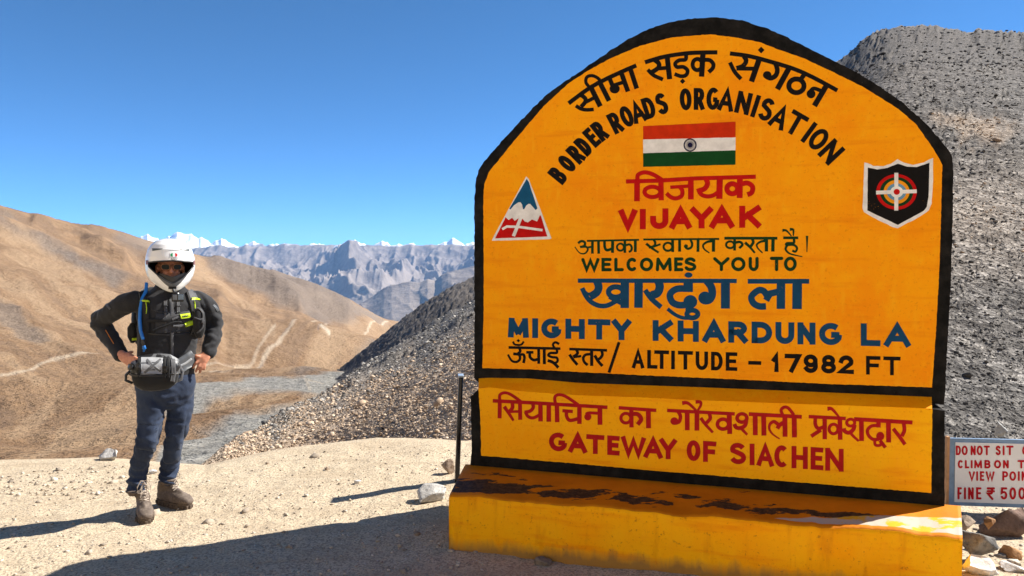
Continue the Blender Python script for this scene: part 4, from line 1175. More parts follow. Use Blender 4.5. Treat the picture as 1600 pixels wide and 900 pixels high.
hindi(mb, 1080, 350, .125, [
 ('l', [(280, 185), (278, 347)], 40), ('t', [(280, 212), (200, 225), (150, 265), (165, 315), (228, 362)], 34, 16),
 ('w',), ('l', [(415, 178), (1077, 178)], 36),
 ('l', [(543, 178), (543, 332)], 34), ('o', (487, 260), 50, 42, 28), ('c', [(548, 235), (610, 225), (640, 260), (600, 302)], 32),
 ('c', [(760, 180), (775, 230), (740, 285)], 36), ('t', [(672, 232), (735, 290), (795, 362)], 38, 24),
 ('l', [(940, 178), (940, 343)], 42), ('t', [(925, 210), (860, 225), (820, 260), (835, 305), (892, 362)], 32, 16), ('l', [(1023, 178), (1020, 345)], 42),
 ('w',), ('l', [(1150, 173), (1338, 173)], 34), ('c', [(1285, 185), (1287, 235)], 32), ('c', [(1295, 240), (1200, 240), (1192, 262), (1280, 262), (1322, 300), (1302, 345), (1262, 332)], 28), ('t', [(1200, 262), (1180, 315), (1222, 365), (1300, 390), (1388, 408)], 34, 12),
 ('t', [(1140, 80), (1190, 84), (1252, 152)], 36, 14), ('t', [(1232, 68), (1275, 75), (1275, 150)], 40, 14), ('w',), ('t', [(1447, 148), (1447, 240), (1446, 352)], 32, 10)])
mb.build('lettering', M_GREEN, sign)
mb = MB(); mb.mat = M_BLUE
hindi(mb, 895, 420, .125, [
 ('l', [(65, 148), (1100, 150), (2050, 152)], 54),
 ('c', [(300, 150), (325, 225), (300, 295), (215, 350)], 98), ('c', [(118, 240), (170, 345), (240, 420), (340, 462), (450, 452), (590, 372)], 60), ('c', [(150, 285), (190, 315), (240, 310)], 40),
 ('l', [(652, 150), (650, 490)], 106), ('o', (540, 290), 92, 65, 66), ('l', [(460, 345), (610, 425)], 66), ('l', [(825, 150), (822, 487)], 106),
 ('c', [(1070, 150), (1088, 225), (1060, 300), (990, 330)], 104), ('c', [(905, 265), (985, 375), (1105, 480)], 64), ('c', [(930, 290), (970, 310), (1010, 290)], 40),
 ('l', [(1443, 150), (1443, 290)], 118), ('c', [(1440, 248), (1300, 252), (1218, 318), (1240, 410), (1320, 452), (1430, 450)], 84), ('b', (1470, 412), 86, 84), ('l', [(1455, 450), (1455, 545)], 92),
 ('o', (1495, 565), 68, 48, 62), ('c', [(1500, 612), (1380, 612), (1280, 572), (1185, 500)], 46), ('b', (1447, 78), 50, 34)])
hindi(mb, 1080, 420, .125, [
 ('c', [(195, 150), (252, 230), (262, 320), (230, 385), (165, 400)], 96), ('b', (172, 364), 82, 80), ('l', [(428, 150), (428, 497)], 112),
 ('w',), ('l', [(707, 156), (1474, 156)], 60),
 ('c', [(945, 330), (900, 275), (835, 272), (755, 345), (775, 425), (850, 468), (935, 468)], 82), ('l', [(935, 395), (985, 310), (1090, 285)], 82), ('l', [(1122, 150), (1120, 501)], 106), ('l', [(1325, 150), (1322, 503)], 120)])
mb.build('lettering', M_BLUE, sign)
mb = MB(); mb.mat = M_BLACK
hindi(mb, 785, 525, .125, [
 ('l', [(80, 142), (728, 157)], 34),
 ('c', [(215, 150), (225, 190), (190, 222), (138, 220)], 34), ('t', [(145, 222), (212, 235), (220, 290), (180, 322), (120, 308), (72, 230)], 36, 26), ('c', [(205, 240), (262, 230), (278, 270), (266, 337)], 34),
 ('c', [(135, 68), (160, 105), (235, 108), (270, 66)], 26), ('q', (202, 57), 22),
 ('l', [(455, 150), (457, 346)], 36), ('l', [(300, 203), (390, 203)], 34), ('c', [(345, 205), (350, 265), (398, 300), (460, 280)], 36), ('l', [(525, 150), (527, 351)], 38),
 ('c', [(680, 160), (680, 208), (605, 212), (577, 240), (620, 262), (682, 272), (690, 315), (650, 345)], 32), ('c', [(568, 305), (640, 332), (702, 395)], 38), ('c', [(652, 148), (635, 105), (665, 78), (712, 100)], 30),
 ('w',), ('l', [(838, 162), (1310, 178)], 34),
 ('c', [(925, 168), (942, 215), (885, 260)], 36), ('l', [(840, 230), (882, 292), (940, 360)], 36), ('l', [(890, 264), (988, 250)], 30),
 ('l', [(1117, 170), (1118, 373)], 40), ('c', [(1115, 225), (1040, 235), (1012, 280), (1030, 330), (1068, 362)], 34),
 ('c', [(1240, 178), (1252, 230), (1225, 275), (1185, 300)], 36), ('l', [(1155, 240), (1195, 310), (1252, 374)], 38), ('w',), ('l', [(1460, 75), (1333, 457)], 38)])
mb.build('lettering', M_BLACK, sign)
mb = MB(); mb.mat = M_DRED
hindi(mb, 765, 600, .125, [
 ('l', [(42, 208), (600, 237), (1475, 290)], 46),
 ('l', [(130, 205), (128, 427)], 50), ('c', [(130, 200), (132, 135), (190, 108), (270, 132), (400, 222)], 38),
 ('c', [(285, 228), (288, 295), (245, 345)], 46), ('t', [(185, 280), (240, 360), (302, 457)], 48, 30), ('l', [(260, 345), (380, 342)], 34), ('l', [(383, 220), (385, 446)], 50),
 ('c', [(540, 238), (548, 290), (512, 335), (440, 352)], 44), ('c', [(450, 345), (480, 400), (545, 422), (640, 378)], 40), ('l', [(637, 235), (640, 466)], 56), ('l', [(742, 240), (742, 470)], 58),
 ('l', [(843, 245), (848, 476)], 56), ('c', [(825, 240), (818, 165), (862, 134), (950, 152), (1110, 258)], 40),
 ('l', [(912, 332), (1042, 342)], 42), ('c', [(965, 340), (965, 400), (1005, 452), (1110, 432)], 44), ('l', [(1125, 258), (1125, 497)], 56),
 ('c', [(1205, 378), (1250, 360), (1380, 366)], 38), ('b', (1230, 408), 44, 46), ('l', [(1380, 275), (1382, 508)], 60)], DLOW)
hindi(mb, 955, 620, .125, [
 ('w',), ('l', [(95, 135), (565, 168)], 44), ('l', [(253, 145), (255, 381)], 54), ('o', (185, 265), 62, 60, 40), ('c', [(265, 212), (335, 218), (375, 280), (330, 345)], 54), ('l', [(465, 160), (468, 391)], 62),
 ('w',), ('l', [(700, 168), (1545, 212)], 44), ('c', [(835, 180), (866, 240), (850, 308), (800, 328)], 46), ('b', (790, 302), 50, 48), ('l', [(950, 180), (952, 417)], 60), ('l', [(1072, 180), (1072, 421)], 60),
 ('t', [(888, 78), (960, 78), (1064, 170)], 52, 28), ('t', [(1055, 62), (1115, 65), (1118, 110), (1080, 170)], 48, 26),
 ('c', [(1225, 205), (1238, 268), (1190, 325)], 46), ('t', [(1120, 262), (1185, 350), (1272, 445)], 46, 32),
 ('l', [(1475, 210), (1482, 462)], 62), ('o', (1398, 340), 70, 62, 46)], DLOW)
hindi(mb, 1080, 625, .1125, [
 ('o', (705, 248), 68, 58, 50), ('c', [(765, 280), (748, 350), (690, 385), (625, 378), (600, 330)], 56), ('t', [(690, 385), (730, 430), (780, 480)], 46, 34), ('l', [(888, 195), (890, 487)], 68),
 ('l', [(800, 193), (1535, 232)], 54), ('l', [(1005, 200), (1010, 492)], 68),
 ('t', [(1215, 345), (1150, 298), (1095, 332), (1085, 400), (1130, 470), (1228, 538)], 54, 18), ('l', [(1195, 395), (1225, 345), (1295, 305)], 58), ('l', [(1300, 215), (1303, 508)], 68),
 ('l', [(1430, 222), (1433, 517)], 70), ('c', [(1275, 215), (1248, 140), (1290, 98), (1350, 112), (1425, 205)], 44)], DLOW)
hindi(mb, 1255, 625, .1125, [
 ('w',), ('l', [(75, 228), (590, 255)], 50), ('l', [(705, 263), (1515, 310)], 56),
 ('c', [(168, 240), (168, 335), (210, 392), (300, 365)], 52), ('l', [(297, 245), (298, 543)], 62), ('l', [(245, 412), (108, 502)], 54),
 ('o', (420, 400), 62, 66, 44), ('l', [(508, 245), (512, 550)], 64), ('t', [(335, 120), (400, 125), (500, 238)], 60, 28),
 ('o', (658, 312), 56, 48, 42), ('c', [(712, 340), (692, 410), (632, 452), (575, 430), (562, 390)], 56), ('t', [(650, 450), (700, 505), (770, 568)], 44, 32), ('l', [(805, 265), (810, 567)], 66),
 ('l', [(1045, 280), (1043, 380)], 62), ('c', [(1050, 352), (950, 358), (893, 412), (900, 478), (960, 540), (1050, 545)], 46), ('b', (1068, 500), 56, 60), ('c', [(990, 550), (1000, 620), (1065, 625), (1085, 570)], 40), ('l', [(1065, 560), (1140, 658)], 50),
 ('l', [(1180, 285), (1185, 587)], 68), ('c', [(1392, 315), (1402, 420), (1365, 500)], 54), ('l', [(1248, 395), (1330, 500), (1412, 615)], 52)], DLOW)
mb.build('lettering', M_DRED, sign)

# --- flag, emblem, shield: flat painted marks
def flat(name, mat, pts, lift, parent, d=0.0, wob=0.15, seed=3):
    mb = MB(); sheet(mb, dense(pts, 5, wob, seed), d, lift); return mb.build(name, mat, parent)
LIFT[0] = 0.0062
C = lambda x, y: (995 + x * .103125, 180 + y * .103125)
flag = flat('flag', M_WHITE, [C(98, 366), C(1495, 334), C(1495, 540), C(98, 582)], 0.0050, sign)
flat('red_band', M_SAFF, [C(98, 168), C(1495, 100), C(1495, 338), C(98, 370)], 0.0056, flag)
flat('green_band', M_DGREEN, [C(98, 578), C(1495, 533), C(1495, 752), C(98, 785)], 0.0056, flag)
mb = MB(); cx, cy = C(808, 455)
stroke(mb, [(cx + 9.3 * math.cos(k * math.pi / 20), cy + 9.4 * math.sin(k * math.pi / 20)) for k in range(40)], 1.9, closed=True)
for k in range(24):
    a = k * math.pi / 12; stroke(mb, [(cx + 2.5 * math.cos(a), cy + 2.5 * math.sin(a)), (cx + 8.8 * math.cos(a), cy + 8.8 * math.sin(a))], 0.62)
disc(mb, cx, cy, 3.7, 3.7); mb.build('wheel', M_NAVY, flag)
C = lambda x, y: (760 + x * .12778, 270 + y * .12778)
em = flat('triangle_emblem', M_WHITE, [C(490, 45), C(520, 75), C(797, 800), C(780, 812), C(70, 832), C(75, 810)], 0.0050, sign)
flat('sky_field', M_TEAL, [C(*p) for p in [(495, 75), (520, 110), (627, 435), (605, 458), (540, 382), (518, 380), (490, 400), (465, 445), (450, 445), (440, 390), (420, 362), (395, 362), (340, 398), (297, 450), (282, 442)]], 0.0056, em)
flat('red_field', M_RED, [C(*p) for p in [(238, 543), (275, 578), (318, 552), (350, 588), (392, 560), (440, 560), (470, 595), (510, 608), (560, 570), (622, 595), (640, 560), (655, 520), (668, 525), (748, 780), (110, 802)]], 0.0056, em)
mb = MB(); stroke(mb, [C(425, 550), C(335, 776)], 5.2); stroke(mb, [C(198, 690), C(255, 658), C(400, 662), C(690, 702)], 3.8); mb.build('white_cross', M_WHITE, em)
C = lambda x, y: (1340 + x * .13889, 240 + y * .13889)
sh = flat('shield_emblem', M_WHITE, [C(*p) for p in [(75, 100), (110, 108), (180, 140), (290, 143), (370, 115), (445, 65), (520, 105), (620, 127), (740, 100), (845, 50), (846, 300), (830, 560), (800, 640), (700, 710), (560, 782), (450, 842), (400, 828), (230, 750), (70, 662), (55, 620), (65, 350)]], 0.0050, sign, wob=0.35)
flat('black_field', M_BLACK, [C(*p) for p in [(113, 158), (220, 180), (330, 163), (450, 115), (560, 150), (660, 152), (805, 105), (800, 330), (795, 480), (775, 600), (745, 642), (600, 722), (450, 802), (300, 732), (108, 640)]], 0.0056, sh)
mb_mats = []
for nm, m, rx, ry in (('red_ring', M_RED, 228, 200), ('green_ring', M_GREEN, 188, 166), ('yellow_ring', mat_paint('yellow_emblem_paint', (0.80, 0.30, 0.01)), 146, 134), ('blue_ring', M_LBLUE, 110, 96)):
    mb = MB(); c = C(435, 432); disc(mb, c[0], c[1], rx * .13889, ry * .13889, n=40); mb.build(nm, m, sh)
mb = MB(); stroke(mb, [C(205, 440), C(662, 425)], 5.8); stroke(mb, [C(432, 218), C(432, 642)], 6.2); c = C(437, 432); disc(mb, c[0], c[1], 10, 9); mb.build('white_crosshair', M_WHITE, sh)
mb = MB(); disc(mb, c[0], c[1], 4.9, 4.6); mb.build('red_centre', M_RED, sh)
# ------------------------------------------------------------------ steel post
pb = on_ground(713, 752)
post_top = P(720, 588, pb.y)
post_t = thing('metal_post', 'slim dark steel post with pale cap beside the left end of the orange sign', 'post', tuple(pb))
ph = post_top.z - pb.z
lean = Vector((post_top.x - pb.x, 0, 0))
steel = NT('dark_chrome', 0.2, 0.5, 0.6); steel.color((0.016, 0.016, 0.018)); steel = steel.m
mb = MB(); mb.frame_box(pb + Vector((0, 0, ph / 2 - 0.06)) + lean / 2, Vector((0.034, 0.0, 0)), Vector((-0.012, 0.10, 0)), Vector((lean.x, 0, ph + 0.12)), 0.010)
mb.build('tube', steel, post_t, True)
mb = MB(); mb.frame_box(post_top + Vector((0, 0, 0.006)), Vector((0.042, 0, 0)), Vector((-0.012, 0.108, 0)), Vector((0, 0, 0.014)), 0.004)
mb.build('cap', simple('pale_steel_cap', (0.35, 0.42, 0.5), 0.35, 0.5, 0.3), post_t)

# ------------------------------------------------------------------ warning board
BZ = 4.75
bb = P(1487, 815, BZ); bb.z = gz(bb.x, bb.y)
board_t = thing('warning_board', 'white tin warning board with blue rim and red lettering standing right of the orange sign', 'sign', tuple(bb))
blue_rim = simple('faded_blue_rim', (0.20, 0.31, 0.47), 0.5, 0.3, 0, 0.2, 18)
tw = NT('white_tin', 0.5, 0.35)
c_ = tw.noise(30, 5, 0.7); g_ = tw.noise(6, 5, 0.6)
cw = tw.mix(tw.ramp(g_, [(0.4, 0.0), (0.7, 1.0)]), (0.84, 0.85, 0.87), (0.76, 0.77, 0.79)); cw = tw.mix(tw.ramp(c_, [(0.68, 0.0), (0.72, 0.8)]), cw, (0.25, 0.14, 0.07)); tw.color(cw); tin = tw.m
b_yaw = R(6)
bn = Vector((-math.sin(b_yaw), -math.cos(b_yaw), 0)); bs = Vector((math.cos(b_yaw), -math.sin(b_yaw), 0))
bp0 = P(1482, 685, BZ)
def bpt(px, py, lift=0.0):
    r = ray(px, py); return EYEV + r * ((bp0 - EYEV).dot(bn) / r.dot(bn)) + bn * lift
tl, blc = bpt(1482, 684.5), bpt(1486, 790)
W_ = 0.86; H_ = tl.z - blc.z
cen = tl + bs * (W_ / 2) - Vector((0, 0, H_ / 2)) + bs * 0.008
mb = MB(); mb.frame_box(cen - bn * 0.010, bs * W_, bn * 0.018, Vector((0, 0, H_)), 0.003); mb.build('board', blue_rim, board_t)
rim = 0.034
mb = MB(); mb.frame_box(cen + bn * 0.001, bs * (W_ - 2 * rim), bn * 0.005, Vector((0, 0, H_ - 2 * rim * 0.75))); mb.build('face', tin, board_t)
mb = MB(); mb.frame_box(tl - Vector((0, 0, H_ / 2 + 0.02)) - bs * 0.003 - bn * 0.006, bs * 0.016, bn * 0.03, Vector((0, 0, H_ + 0.06))); mb.build('side_strip', simple('rusty_orange_angle', (0.50, 0.27, 0.13), 0.7), board_t)
legm = simple('grey_angle_iron', (0.32, 0.34, 0.36), 0.5, 0.4, 0.4)
for k in (0.03, W_ - 0.05):
    c0 = tl + bs * k - bn * 0.03
    mb = MB(); z1 = c0.z - 0.02; z0 = gz(c0.x, c0.y) - 0.08
    mb.frame_box(Vector((c0.x, c0.y, (z0 + z1) / 2)), bs * 0.035, bn * 0.02, Vector((0, 0, z1 - z0))); mb.build('leg', legm, board_t)
# red lettering, drawn on the board's own plane
_save = (pl_p, pl_n)
pl_p, pl_n = bp0 - bn * 0.0, bn
LIFT[0] = 0.0045
RED_B = mat_paint('red_board_lettering', (0.50, 0.012, 0.022), (0.7, 0.68, 0.66))
def brow(chars, yb, yt, t=3.0):
    mb = MB(); last = None; LIFT[0] = 0.0045
    for c, x0, x1 in chars:
        if last is not None and x0 - last > 4.0: mb.build('lettering', RED_B, board_t); mb = MB()
        last = x1
        letter(mb, c, (x0, yb), np.array([1.0, 0.012]), (0, -1), x1 - x0, yb - yt, t, 0.0, True)
    mb.build('lettering', RED_B, board_t)
brow([('D', 1493, 1501), ('O', 1502, 1511.5), ('N', 1516, 1524), ('O', 1525.5, 1535), ('T', 1536.5, 1546), ('S', 1555, 1563), ('I', 1566, 1569), ('T', 1571.5, 1583), ('O', 1596.5, 1607), ('N', 1610, 1619)], 711, 696)
brow([('C', 1496, 1504.5), ('L', 1507, 1514), ('I', 1516.5, 1519), ('M', 1521.5, 1534), ('B', 1537.5, 1547), ('O', 1552.5, 1563.5), ('N', 1566.5, 1575.5), ('T', 1589, 1601), ('H', 1604, 1613), ('E', 1617, 1625)], 731.5, 718.5)
brow([('V', 1513, 1523), ('I', 1525, 1527.5), ('E', 1530.5, 1537.5), ('W', 1539.5, 1553.5), ('P', 1565.5, 1574.5), ('O', 1576.5, 1587), ('I', 1590, 1592.5), ('N', 1595.5, 1604), ('T', 1606, 1616)], 751, 736)
brow([('F', 1495.5, 1502.5), ('I', 1506, 1508.5), ('N', 1512, 1521), ('E', 1524.5, 1533), ('₹', 1541, 1554), ('5', 1562.5, 1573.5), ('0', 1576.5, 1587), ('0', 1590.5, 1601.5)], 780, 761, 3.4)
pl_p, pl_n = _save

# ------------------------------------------------------------------ single rocks
def rock(label, px, py, w_px, h_px, seed, cols, Z=None, depth=0.8, turn=0.0, z=None, rough=0.12, sink=0.25):
    """rock whose foot stands at pixel (px, py)"""
    p = on_ground(px, py) if Z is None else P(px, py, Z)
    if Z is not None and z is not None: p.z = z
    s = p.y / FPX
    v, f = rock_arrays(seed, 4, 16, rough, (0.34, 0.74))
    v = v / np.abs(v).max(0)
    a, b, c = w_px * s / 2, w_px * s / 2 * depth, h_px * s / (2 - sink * 1.0)
    v = v * np.array([a, b, c])
    ca, sa = math.cos(turn), math.sin(turn)
    v = np.stack([v[:, 0] * ca - v[:, 1] * sa, v[:, 0] * sa + v[:, 1] * ca, v[:, 2]], -1)
    v = v + np.array([p.x, p.y + b * 0.6, p.z + c * (1 - sink)])
    t = NT('rock_' + str(seed), 0.9, 0.15)
    n1 = t.noise(9, 5, 0.65); n2 = t.noise(45, 4, 0.7)
    col = t.mix(t.ramp(n1, [(0.35, 0.0), (0.65, 1.0)]), cols[0], cols[1]); col = t.mix(t.ramp(n2, [(0.35, 0.5), (0.5, 0.0)]), col, tuple(q * 0.45 for q in cols[0]))
    t.color(col); q = t.bump(n1, 0.5, 0.03); t.bump(n2, 0.6, 0.008, q)
    o = mesh_obj('rock', v, f, t.m)
    return tag(o, label, 'rock')
PALE = ((0.42, 0.40, 0.37), (0.62, 0.60, 0.57)); TAN = ((0.30, 0.22, 0.16), (0.48, 0.38, 0.28)); GREY = ((0.20, 0.19, 0.18), (0.38, 0.36, 0.34)); BROWN = ((0.10, 0.065, 0.05), (0.20, 0.13, 0.10)); RUST = ((0.22, 0.11, 0.05), (0.40, 0.22, 0.10))
rock('large pale rock lying at the edge of the pad behind the biker', 165, 719, 40, 17, 44, PALE, depth=0.9)
rock('small whitish stone on the ground right of the biker\'s knees', 238, 741, 13, 8, 22, PALE)
rock('pinkish brown upright rock leaning close to the metal post', 699, 742, 21, 28, 23, TAN, sink=0.15)
rock('flat pale rock in the sun at the left corner of the orange step', 668, 787, 56, 26, 24, PALE, depth=0.7)
rock('little brown stone alone on the sandy ground midway to the crest', 510, 735, 10, 6, 25, TAN)
rock('small pale stone casting a thin shadow on the open sand', 556, 757, 15, 6, 26, PALE)
rock('small dark stone on the left part of the sandy ground', 417, 726, 7, 5, 27, TAN)
rock('grey angular boulder on the scree above the white warning board', 1567, 683, 26, 24, 28, ((0.28, 0.28, 0.27), (0.46, 0.45, 0.43)), Z=5.9)
rock('broad dark brown boulder below the white warning board', 1588, 848, 96, 52, 29, BROWN, Z=4.25, depth=0.6)
rock('rusty orange rock lying against the dark boulder', 1547, 826, 26, 24, 30, RUST, Z=4.1)
rock('dark grey rock at the right end of the orange step', 1533, 872, 62, 38, 31, ((0.11, 0.105, 0.10), (0.24, 0.23, 0.21)), Z=3.86, depth=0.7)
rock('white broken rock at the bottom right corner of the step', 1538, 905, 58, 36, 32, ((0.55, 0.52, 0.47), (0.74, 0.71, 0.66)), Z=3.72, depth=0.7)
rock('low brown stone behind the white broken rock', 1590, 880, 46, 26, 33, RUST, Z=3.95)
rock('pale slab of stone half out of the frame beside the white broken rock', 1588, 902, 50, 20, 34, PALE, Z=3.75)
rock('tan stone wedged behind the right end of the step', 1512, 830, 34, 26, 35, TAN, Z=4.25)
rock('small brown stone half buried in front of the step', 848, 884, 30, 16, 36, ((0.16, 0.13, 0.10), (0.28, 0.22, 0.16)), sink=0.5)
# ------------------------------------------------------------------ the biker
footL = on_ground(216, 811)      # image-left boot (nearer)
footR = on_ground(266, 790)      # image-right boot
ZM = (footL.y + footR.y) / 2 - 0.02
PXM = FPX / ZM                   # pixels per metre at the biker
def M(px, py, dy=0.0): return P(px, py, ZM + dy)
person = thing('person', 'biker in white helmet, black jacket, jeans and brown boots standing with hands on hips', 'person', tuple(M(245, 800) * 1.0))
YAW = R(42)
SIDE = Vector((math.cos(YAW), math.sin(YAW), 0)); FRONT = Vector((math.sin(YAW), -math.cos(YAW), 0))
UPV = Vector((0, 0, 1))

torso = [(600, 259, .176, .122), (588, 259, .186, .130), (572, 260, .190, .134), (550, 261, .192, .138), (520, 263, .196, .145), (492, 264, .204, .148), (474, 264, .204, .138), (464, 264, .186, .118), (456, 264.5, .140, .098), (449, 265, .100, .088), (441, 265.5, .084, .084)]
aL = [(216, 469, -.11, .074), (197, 475, -.10, .078), (177, 487, -.06, .073), (157, 500, .0, .068), (162, 514, .0, .066), (174, 531, -.05, .060), (190, 556, -.13, .053)]
aR = [(305, 467, .12, .074), (318, 474, .15, .078), (328, 487, .19, .074), (334, 502, .21, .069), (334, 514, .20, .066), (331, 530, .16, .061), (326, 553, .10, .054)]

def limb(mb, js, k=1.0, n=16, sub=4):
    """tapered limb through joints given as (px, py, dy, r)"""
    pts = [M(x, y, d) for x, y, d, r in js]; rr_ = [r * k for *_, r in js]
    P2, R2 = [], []
    for i in range(len(pts) - 1):
        p0, p1, p2, p3 = pts[max(i - 1, 0)], pts[i], pts[i + 1], pts[min(i + 2, len(pts) - 1)]
        for j in range(sub):
            t = j / sub
            P2.append(0.5 * (2 * p1 + (p2 - p0) * t + (2 * p0 - 5 * p1 + 4 * p2 - p3) * t * t + (3 * p1 - p0 - 3 * p2 + p3) * t ** 3)); R2.append(rr_[i] + (rr_[i + 1] - rr_[i]) * t)
    P2.append(pts[-1]); R2.append(rr_[-1])
    mb.loft(P2, R2, ref=Vector((0.3, 1, 0.1)), n=n)

def torso_loft(mb, secs, k=1.0, dk=0.0):
    mb.loft([M(x, y) for y, x, a, b in secs], [(a * k + dk, b * k + dk) for y, x, a, b in secs], axes=(SIDE, FRONT), n=36, power=2.4)

# --- body: one continuous figure
skin = NT('weathered_skin', 0.5, 0.4)
sn_ = skin.noise(60, 4); skin.color(skin.mix(skin.ramp(sn_, [(0.3, 0.0), (0.7, 1.0)]), (0.42, 0.165, 0.09), (0.58, 0.255, 0.155))); skin.b.inputs['Subsurface Weight'].default_value = 0.08
skin.b.inputs['Subsurface Radius'].default_value = (0.01, 0.004, 0.002); SKIN = skin.m
legL = [(235, 596, -.06, .100), (236, 622, -.07, .102), (235, 650, -.08, .092), (232, 682, -.10, .076), (224, 706, -.08, .068), (217, 735, footL.y - ZM + 0.09, .066), (213, 764, footL.y - ZM + 0.07, .060)]
legR = [(281, 596, .08, .100), (282, 622, .08, .098), (280, 650, .05, .087), (274, 680, .05, .072), (269, 706, .08, .066), (265, 730, footR.y - ZM + 0.0, .066), (262, 750, footR.y - ZM - 0.02, .060)]
HC_ = M(266, 419, 0.0)                                      # centre of the head
HY = R(29); HF = Vector((math.sin(HY), -math.cos(HY), 0)); HS = Vector((math.cos(HY), math.sin(HY), 0))
HM = Matrix((HS, -HF, UPV)).transposed()                    # head frame: x side, -y front... y = back
def H(x, f, z): return HC_ + HS * x + HF * f + UPV * z
mb = MB()
torso_loft(mb, torso[:-4], 0.82)
mb.loft([M(264, 462, 0), M(265, 445, -.01), H(0, 0.0, -0.08)], [.070, .066, .062], n=14)
mb.ball(H(0, -0.015, 0.035), .076, .096, .100, HM)          # skull
mb.ball(H(0, 0.020, -0.045), .060, .070, .075, HM)          # jaw
mb.ball(H(0.030, 0.066, -0.030), .024, .020, .022, HM); mb.ball(H(-0.030, 0.066, -0.030), .024, .020, .022, HM)   # cheeks
mb.loft([H(0, .080, 0.020), H(0, .094, -0.005), H(0, .106, -0.024), H(0, .088, -0.034)], [.010, .012, .016, .012], n=10, ref=HS)   # nose
mb.ball(H(0.012, 0.096, -0.028), .010, .010, .008, HM); mb.ball(H(-0.012, 0.096, -0.028), .010, .010, .008, HM)
mb.ball(H(0, 0.080, -0.058), .026, .014, .008, HM); mb.ball(H(0, 0.078, -0.070), .022, .014, .009, HM)               # lips
mb.ball(H(0, 0.072, -0.098), .026, .022, .020, HM)          # chin
for s in (-1, 1): mb.ball(H(s * .080, -0.005, -0.005), .010, .022, .032, HM)   # ears
for s in (-1, 1): mb.ball(H(s * .031, 0.074, 0.014), .015, .012, .011, HM)     # eyes
limb(mb, aL, 0.62); limb(mb, aR, 0.62)
for lg in (legL, legR): limb(mb, [(x, y, d, r * (0.68 if y < 660 else 0.5)) for x, y, d, r in lg])
def finger(pts, r0, r1):
    pts = [M(*p) for p in pts]; n = len(pts)
    mb.loft(pts, [r0 + (r1 - r0) * i / (n - 1) for i in range(n)], ref=Vector((0.2, 0.9, 0.3)), n=10)
# image-left hand: back of the hand on the hip, fingers pointing at the belly
dl = -0.175
mb.loft([M(188, 553, dl + .03), M(194, 558, dl), M(201, 561, dl - .02), M(206, 564, dl - .035)], [(.030, .026), (.036, .020), (.043, .017), (.042, .015)], ref=Vector((0, 1, 0.0)), n=14)
finger([(203, 557, dl - .035), (210, 558, dl - .055), (216, 561, dl - .055), (220, 564, dl - .040)], .0100, .0085)
finger([(204, 561, dl - .038), (211, 564, dl - .060), (217, 568, dl - .060), (221, 571, dl - .045)], .0102, .0085)
finger([(204, 566, dl - .038), (210, 570, dl - .058), (215, 574, dl - .058), (218, 577, dl - .045)], .0098, .0080)
finger([(201, 570, dl - .032), (206, 575, dl - .050), (210, 579, dl - .050), (212, 582, dl - .040)], .0086, .0070)
finger([(196, 555, dl + .000), (201, 551, dl + .025), (207, 550, dl + .045)], .0115, .0095)
# image-right hand: knuckles towards the camera, fingers over the hip bone
dr = 0.075
mb.loft([M(325, 550, dr + .02), M(321, 556, dr - .005), M(316, 561, dr - .025), M(311, 565, dr - .035)], [(.030, .026), (.037, .020), (.043, .017), (.042, .015)], ref=Vector((0, 1, 0.0)), n=14)
finger([(311, 557, dr - .035), (306, 556, dr - .050), (302, 556, dr - .045)], .0115, .0090)
finger([(311, 563, dr - .038), (306, 567, dr - .056), (303, 572, dr - .056), (301, 575, dr - .045)], .0102, .0085)
finger([(314, 567, dr - .038), (310, 573, dr - .055), (307, 578, dr - .055), (306, 581, dr - .045)], .0102, .0085)
finger([(318, 568, dr - .034), (315, 575, dr - .050), (313, 580, dr - .050), (312, 582, dr - .042)], .0098, .0082)
finger([(321, 567, dr - .026), (320, 573, dr - .040), (319, 578, dr - .040)], .0086, .0072)
bv, bn_, bf = fuse(mb, 0.0058, 2, 0.4)
mesh_obj('body', bv, bf, SKIN, person, True)

# --- cloth materials
def cloth(name, col, hi, rough=0.85, weave=420, sheen=0.15, fold=5.0):
    t = NT(name, rough, 0.2)
    a = t.noise(fold, 4, 0.6); w = t.noise(weave, 2, 0.5); e = t.noise(26, 4, 0.6)
    c = t.mix(t.ramp(a, [(0.35, 0.0), (0.7, 1.0)]), col, hi); c = t.mix(t.ramp(w, [(0.4, 0.0), (0.65, 0.45)]), c, tuple(q * 1.7 for q in hi))
    t.color(c); t.b.inputs['Sheen Weight'].default_value = sheen; t.b.inputs['Sheen Roughness'].default_value = 0.4
    n1 = t.bump(e, 0.35, 0.006); t.bump(w, 0.25, 0.001, n1); return t
JACKET = cloth('black_softshell', (0.014, 0.014, 0.015), (0.030, 0.030, 0.032)).m
VEST = cloth('dark_grey_quilt', (0.030, 0.030, 0.031), (0.050, 0.050, 0.053)).m
STRAP = cloth('black_webbing', (0.010, 0.010, 0.010), (0.018, 0.018, 0.019), 0.7, 700).m
GREYSTRAP = cloth('grey_webbing', (0.05, 0.05, 0.052), (0.085, 0.085, 0.09), 0.6, 700).m
NEON = simple('neon_yellow_plastic', (0.45, 0.60, 0.01), 0.4, 0.4, 0, 0.06)
BLUEH = simple('blue_hose_sleeve', (0.015, 0.16, 0.52), 0.45, 0.4, 0, 0.12, 60)
BLKP = simple('black_plastic', (0.012, 0.012, 0.013), 0.35, 0.5, 0, 0.1)
GREYP = simple('grey_plastic', (0.10, 0.105, 0.11), 0.4, 0.5, 0, 0.1)
dn = cloth('washed_blue_denim', (0.010, 0.015, 0.030), (0.036, 0.050, 0.085), 0.9, 500, 0.1, 4.0)
DENIM = dn.m

